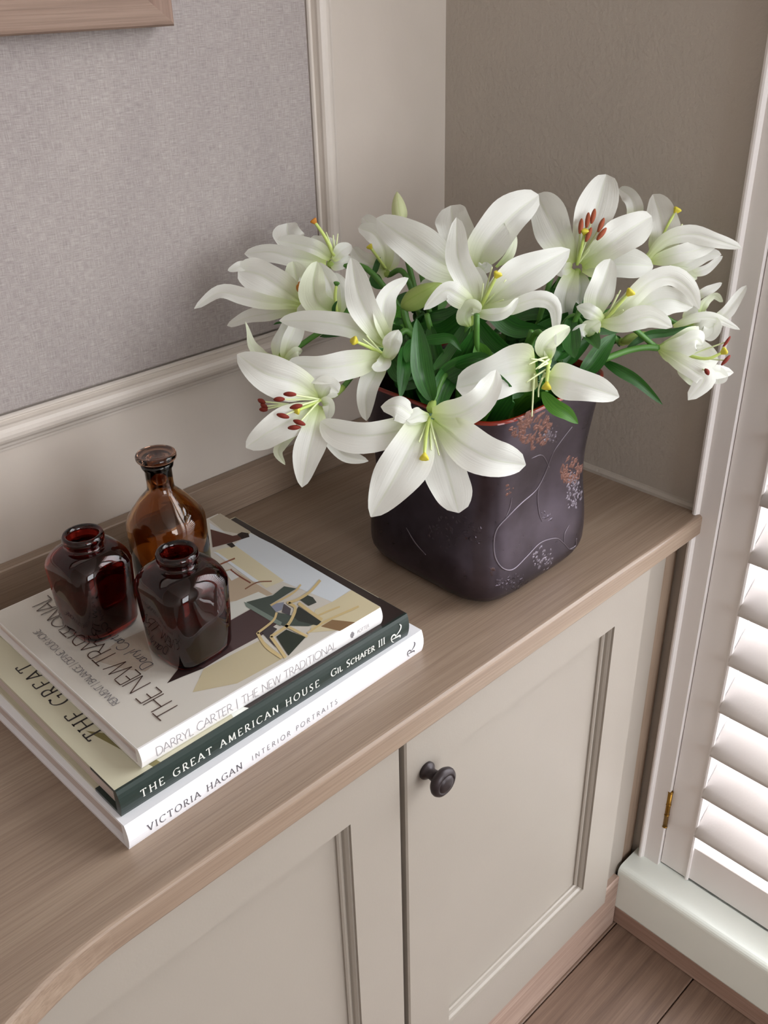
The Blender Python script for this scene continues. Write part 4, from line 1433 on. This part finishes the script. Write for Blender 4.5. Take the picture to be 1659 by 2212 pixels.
# ---- bloom behind it towards the window
f = Lily('white lily seen from the side, its long petals reaching for the window frame', 3, .860, (820, 660), mouth=(760, 700), back=1.0)
f.petal([(700, 420, 2), (720, 300, 1.8), (690, 210, 2.2), (610, 155, 3)], 62, q=.6, cup=.3)
f.petal([(860, 620, .2), (920, 480, -.4), (900, 340, 0), (848, 195, .8)], 118, q=.66, pk=.85, cup=.2)
f.petal([(800, 650, -.4), (940, 520, -1.4), (1120, 475, -1.8), (1300, 520, -1.6), (1475, 575, -.8)], 62, q=.55, pk=1.0, cup=-.2, roll=10, base=.4)
f.petal([(840, 670, -.2), (1000, 620, -1.0), (1150, 590, -1.0), (1310, 530, -.4)], 66, q=.55, cup=.25, mat='petal')
f.petal([(930, 740, .4), (1080, 690, 0), (1200, 620, .2), (1330, 620, .6)], 62, q=.6, cup=.25)
f.petal([(960, 720, .6), (1080, 750, .4), (1160, 790, .8)], 40, q=.6, mat='petal_green')
f.petal([(1080, 760, .8), (1220, 720, .6), (1340, 630, 1.0)], 34, q=.66)
f.pistil([(900, 540, 0), (955, 410, -.4), (1015, 308, -.8)])
f.stamen((930, 540), (1058, 404), (0, -.8))

# ---- right hand bloom with brown-edged arching petal
f = Lily('white lily with a brown streaked arching petal and yellow stigma, right of the centre', 3, .815, (500, 1090), mouth=(400, 1210), back=.8, leafs=3)
f.petal([(450, 1060, .2), (460, 930, -.6), (510, 790, -.8), (550, 650, .4)], 100, q=.6, pk=.95, cup=.25)
f.petal([(480, 1100, -.2), (640, 1110, -1.8), (820, 1060, -2.4), (985, 1130, -1.8)], 82, q=.55, pk=1.1, cup=-.2, base=.4)
f.petal([(510, 1080, 0), (660, 970, -1.0), (820, 820, -1.2), (980, 780, -1.2), (1110, 870, -1.0), (1175, 1005, -.6)], 72, q=.6, pk=.9, cup=-.2, roll=10, base=.5)
f.petal([(500, 1080, -.3), (440, 1040, -1.2), (380, 1010, -1.4), (310, 985, -1.0)], 56, q=.6, cup=-.3, base=.5)
f.petal([(410, 1150, .2), (360, 1150, -.6), (325, 1180, -.6), (320, 1245, -.2)], 50, q=.55, cup=.2)
f.petal([(700, 1060, .6), (830, 960, .4), (980, 930, .4), (1130, 990, .8)], 105, q=.55, cup=.25)
f.petal([(390, 1200, .2), (410, 1140, -.8), (480, 1090, -1.0)], 62, q=.5, mat='petal_green', cup=-.3)
f.pistil([(515, 1080, -.2), (600, 980, -1.0), (685, 885, -1.6)], size=.0040)
for tip in ((620, 870), (640, 1010), (600, 900)):
    f.stamen((515, 1080), tip, (0, -1.4))
f.leaf([(20, 640, 1.0), (80, 530, .4), (130, 410, .4), (165, 300, .8)], 46, zone=6, mat='leaf_light', roll=20)
f.leaf([(140, 420, 1.0), (200, 240, 1.4), (255, 85, 1.8)], 12, zone=6)
f.leaf([(190, 770, .6), (290, 670, .2), (380, 540, .4), (470, 440, 1.0)], 78, zone=6)
f.leaf([(70, 680, 1.0), (150, 580, .8), (280, 470, 1.2)], 60, zone=6)

# ---- trumpet bloom in profile near the window casing
f = Lily('white trumpet lily in profile with dark red anthers beside the window casing', 6, .845, (900, 570), mouth=(800, 550), back=0.2, leafs=0)
f.petal([(805, 540, 0), (930, 490, -.6), (1050, 440, -.8), (1120, 420, -.2), (1060, 400, .8)], 55, q=.5, pk=1.2, base=.3, mat='petal_green', cup=.3)
f.petal([(805, 550, -.2), (960, 540, -1.6), (1090, 480, -2.0), (1150, 520, -1.6)], 92, q=.5, pk=1.2, base=.25, cup=-.3)
f.petal([(805, 560, -.2), (960, 650, -1.6), (1100, 740, -1.8), (1160, 800, -1.8), (1035, 955, -1.2)], 84, q=.5, pk=1.25, base=.22, cup=-.2)
f.petal([(810, 560, .4), (960, 590, 0), (1120, 600, -.4), (1270, 650, -.2)], 110, q=.5, pk=1.1, base=.25, cup=.3)
f.petal([(820, 560, .6), (1000, 640, .4), (1180, 720, 0), (1390, 740, .6)], 72, q=.6, pk=1.2, base=.25, cup=.2)
f.petal([(1180, 700, .4), (1270, 760, .4), (1270, 830, .8)], 70, q=.55, cup=.2)
f.petal([(960, 640, .4), (1020, 740, .6), (1080, 840, 1.0)], 50, q=.6, mat='petal_green')
f.petal([(1060, 420, .2), (1100, 480, -1.2), (1160, 540, -1.6)], 60, q=.55)
f.pistil([(1000, 600, -.4), (1180, 632, -1.6), (1315, 578, -2.0)], size=.0036)
f.stamen((1050, 600), (1335, 500), (0, -1.4), 55, al=.0115, ar=.0014)
f.stamen((1050, 620), (1328, 645), (0, -1.8), 48, al=.0115, ar=.0018)
f.stamen((1050, 640), (1180, 735), (0, -2.4), -60, al=.006)
f.stalk([(370, 640, -1), (560, 570, -.4), (700, 545, -.2), (805, 550, 0)], .0030)
f.leaf([(365, 645, 0), (500, 720, -.8), (650, 810, -.8), (835, 990, 0)], 46, roll=10, q=.7, pk=.9)
f.leaf([(560, 545, .4), (720, 450, .4), (900, 425, .8), (1080, 375, 1.2)], 36, roll=25)

# ---- small spidery bloom at the far right
f = Lily('white lily with thin curling petals against the window casing, behind the trumpet bloom', 6, .870, (1120, 300), mouth=(1000, 380), back=.6, leafs=0)
f.petal([(1180, 340, 0), (1300, 300, -.6), (1390, 200, -.6), (1490, 60, 0)], 50, q=.6, pk=1.1)
f.petal([(1130, 290, 0), (1160, 200, -.6), (1240, 140, -.8), (1305, 190, -.4)], 36, q=.6, roll=30, mat='petal_green')
f.petal([(920, 380, -.6), (1080, 320, -1.2), (1250, 320, -1.2), (1440, 405, -.6)], 42, q=.6, cup=-.2)
f.petal([(1080, 160, .4), (1140, 120, .2), (1210, 90, .2), (1300, 40, .6)], 38, q=.6)
f.petal([(1180, 350, -.2), (1230, 400, -.8), (1160, 480, -.6)], 80, q=.5, cup=.2)
f.petal([(1060, 400, -.2), (1150, 400, -.8), (1310, 360, -.6)], 70, q=.55, cup=.2)
f.petal([(1000, 340, .6), (1080, 260, .6), (1180, 270, .8)], 55, q=.55, mat='petal')

# ---- spent bloom with bare filaments over the rim
f = Lily('fading white lily with bare filaments and three remaining petals over the front rim', 5, .765, (1390, 330), mouth=(1430, 260), back=1.2, leafs=0)
f.petal([(1330, 350, 0), (1180, 370, -1.0), (960, 430, -1.4), (725, 490, -.8)], 190, q=.5, pk=.72, base=.2, cup=.2)
f.petal([(1430, 400, -.2), (1560, 420, -1.2), (1750, 480, -1.6), (1968, 555, -.8)], 135, q=.66, pk=.8, base=.2, cup=.25)
f.petal([(1420, 260, .2), (1400, 180, -.4), (1480, 90, -.2), (1590, 20, .8)], 78, q=.6, cup=.3, mat='petal_green')
f.petal([(1430, 280, .2), (1440, 150, -.2), (1470, 30, .2)], 46, q=.5, cup=.3)
for a_, b_ in (((1420, 250), (1275, 310)), ((1430, 270), (1330, 345)), ((1430, 300), (1350, 340)), ((1440, 330), (1260, 445)), ((1440, 310), (1290, 265))):
    f.stamen(a_, b_, (0, -1.2), bend=.2)
f.stamen((1320, 380), (1302, 705), (-.4, -1.4))
f.stamen((1400, 370), (1352, 555), (-.2, -1.2), bend=-.4)
f.stamen((1440, 360), (1375, 420), (-.2, -1.2), bend=-.3)
f.pistil([(1430, 300, 0), (1420, 400, -1.0), (1415, 470, -1.4)], size=.0038)
f.leaf([(1380, 520, .8), (1470, 620, .2), (1570, 680, .2), (1655, 760, .6)], 60, mat='leaf_light', roll=10)

# ---- far left bloom in profile
f = Lily('white lily in profile with a long petal pointing to the linen panel, farthest left', 1, .840, (835, 980), mouth=(860, 990), back=1.6)
f.petal([(830, 1000, 0), (600, 975, -.8), (400, 930, -.8), (240, 905, -.4), (65, 1018, .4)], 60, q=.6, pk=.9, cup=.25, mat='petal')
f.petal([(830, 970, 0), (680, 860, -.8), (530, 770, -.6), (380, 740, .2)], 128, q=.5, pk=1.1, cup=.25)
f.petal([(470, 690, .3), (400, 715, 0), (305, 745, .2)], 36, q=.6, cup=.3)
f.petal([(840, 950, .4), (800, 800, .4), (770, 680, 1.0)], 85, q=.5, mat='petal_green')
f.petal([(810, 1020, .8), (620, 1050, 1.0), (450, 1080, 1.4), (300, 1140, 2.0)], 52, q=.55)
f.petal([(850, 970, .2), (860, 860, .2), (880, 760, .8)], 60, q=.5)
f.stamen((830, 960), (820, 862), (0, -.8), 80, 'stigma_orange', al=.009, ar=.003)

# ---- bloom behind the far left one
f = Lily('pale faded lily with a long bare orange tipped style above the left blooms', 1, .870, (1020, 660), mouth=(1060, 720), back=1.0)
f.petal([(1010, 690, 0), (800, 660, -.6), (620, 610, -.4), (425, 625, .4)], 72, q=.6, pk=1.0, cup=.25)
f.petal([(880, 620, .6), (790, 560, .8), (740, 480, 1.0), (730, 405, 1.4)], 108, q=.45, pk=1.2, cup=.25, mat='petal')
f.petal([(1040, 660, .2), (930, 590, -.2), (820, 560, 0), (660, 530, .4)], 66, q=.55, cup=.3)
f.petal([(1060, 660, .2), (1030, 570, .2), (900, 510, .6)], 60, q=.5)
f.petal([(1060, 670, 0), (1130, 600, -.2), (1190, 560, .2)], 50, q=.55)
f.petal([(1040, 700, .4), (1120, 690, .2), (1180, 640, .6)], 50, q=.5)
f.pistil([(1070, 640, 0), (1000, 500, -.6), (925, 392, -1.0)], mat='stigma_orange', r=.0015, size=.0032)
for tip in ((1010, 470), (1060, 490), (1095, 480)):
    f.stamen((1075, 640), tip, (0, -.3))

# ---- half open greenish bloom in the gap on the left
f = Lily('half open greenish lily between the far left bloom and the tall petal bloom', 1, .825, (1080, 1060), mouth=(1090, 1080), back=1.0)
f.petal([(1085, 1060, 0), (960, 980, -.8), (920, 850, -1.0), (945, 680, -.4)], 105, q=.6, pk=.85, cup=.35, mat='petal_green')
f.petal([(1090, 1050, 0), (1060, 900, -.6), (1020, 800, -.4), (950, 690, 0)], 70, q=.6, cup=.3)
f.petal([(1090, 1060, .4), (1110, 900, .4), (1060, 760, .8)], 70, q=.5)
f.petal([(1080, 1070, .4), (920, 1020, .6), (800, 1040, 1.0)], 60, q=.5)
f.pistil([(1085, 1050, -.4), (1075, 930, -.9), (1085, 840, -1.3)], mat='stem', size=.0026)
f.leaf([(1065, 1065, -.6), (1065, 1010, -1), (1090, 960, -1.2)], 14)
f.leaf([(700, 1115, 3), (660, 1120, 3), (632, 1132, 3)], 8)

# ---- bloom behind, left of centre, with a bud above
f = Lily('white lily half hidden behind the broad petals with an upright bud above it', 1, .885, (1430, 740), mouth=(1450, 780), back=.6)
f.petal([(1440, 740, 0), (1420, 590, -.6), (1350, 480, -.4), (1240, 440, .2)], 72, q=.55, cup=.3)
f.petal([(1440, 700, .2), (1400, 540, .4), (1330, 420, .6), (1270, 365, 1.0)], 70, q=.5)
f.petal([(1420, 740, .2), (1280, 670, 0), (1200, 580, .4)], 62, q=.55)
f.petal([(1460, 740, .2), (1480, 640, .4), (1470, 560, .8)], 60, q=.55)
f.petal([(1440, 760, .2), (1330, 760, 0), (1230, 700, .4)], 55, q=.55)
f.pistil([(1435, 730, -.2), (1380, 650, -1.0), (1325, 575, -1.4)], size=.0030)
f.bud([(245, 440, 1.0), (235, 380, 1.0), (222, 290, 1.2), (212, 200, 1.6)], 64, zone=2)
f.stalk([(245, 435, 1.0), (260, 560, 1.4), (300, 760, 1.6), (360, 1000, 1.8)], zone=2)
f.leaf([(1340, 770, -.6), (1380, 830, -1.0), (1430, 870, -1.0)], 46)
f.leaf([(1345, 790, -.4), (1375, 700, -.6), (1395, 635, -.4)], 22)

# ---- green bud in the gap on the right
f = Lily('closed green lily bud under the right hand bloom', 6, .860, (560, 480), mouth=(500, 510), back=.4, leafs=3, name='lily_bud', cat='flower bud')
f.bud([(510, 505, 0), (580, 480, -.3), (680, 450, 0), (740, 430, .4)], 42, 'bud_green')
f.leaf([(430, 520, .6), (480, 480, .4), (500, 540, .8)], 30)

# ---- leafy stems filling the mouth of the vase
rf = random.Random(11)
for k in range(9):
    a = k / 9 * 6.283 + .3
    foot = Vector((VC[0] + .03 * math.cos(a), VC[1] + .03 * math.sin(a), VC[2] + .014))
    rt = Vector((VC[0] + (.05 + .018 * (k % 2)) * math.cos(a), VC[1] + (.05 + .018 * (k % 2)) * math.sin(a), .20))
    tp = rt + Vector((.018 * math.cos(a), .018 * math.sin(a), .05 + .012 * (k % 3)))
    ls = thing('leafy_stem', 'leafy green lily stem without a bloom, inside the vase mouth', 'stem', foot, 'leafy stems among the lilies')
    path = catmull([foot, (foot + rt) / 2, rt, tp], 18)
    MB().tube(path, [.0040 - .0016 * i / 17 for i in range(18)], 8).build('stem', M['stem'], ls, True)
    for i in range(7):
        p = path[8 + int(i * 1.4)]
        an = a + rf.uniform(-1.5, 1.5)
        ln = rf.uniform(.05, .08)
        out = Vector((math.cos(an), math.sin(an), rf.uniform(.1, .7))).normalized()
        e1 = p + out * ln * .5
        e2 = p + out * ln + Vector((0, 0, -.012))
        for e in (e1, e2):
            h2 = Vector((e.x - VC[0], e.y - VC[1]))
            if h2.length > .078:
                h2 *= .078 / h2.length
                e.x, e.y = VC[0] + h2.x, VC[1] + h2.y
            front = (h2.x * -.69 + h2.y * -.73) / .078        # 1 on the room side of the bouquet
            e.z = max(.200, min(e.z, .238 - .022 * max(0, front)))
        blade('leaf', ls, [p, e1, e2], rf.uniform(.008, .012), M['leaf_light' if i % 4 == 1 else 'leaf'], roll=rf.uniform(-40, 40), cup=.3, q=.8, pk=.75, base=.15, seed=100 + k * 9 + i)
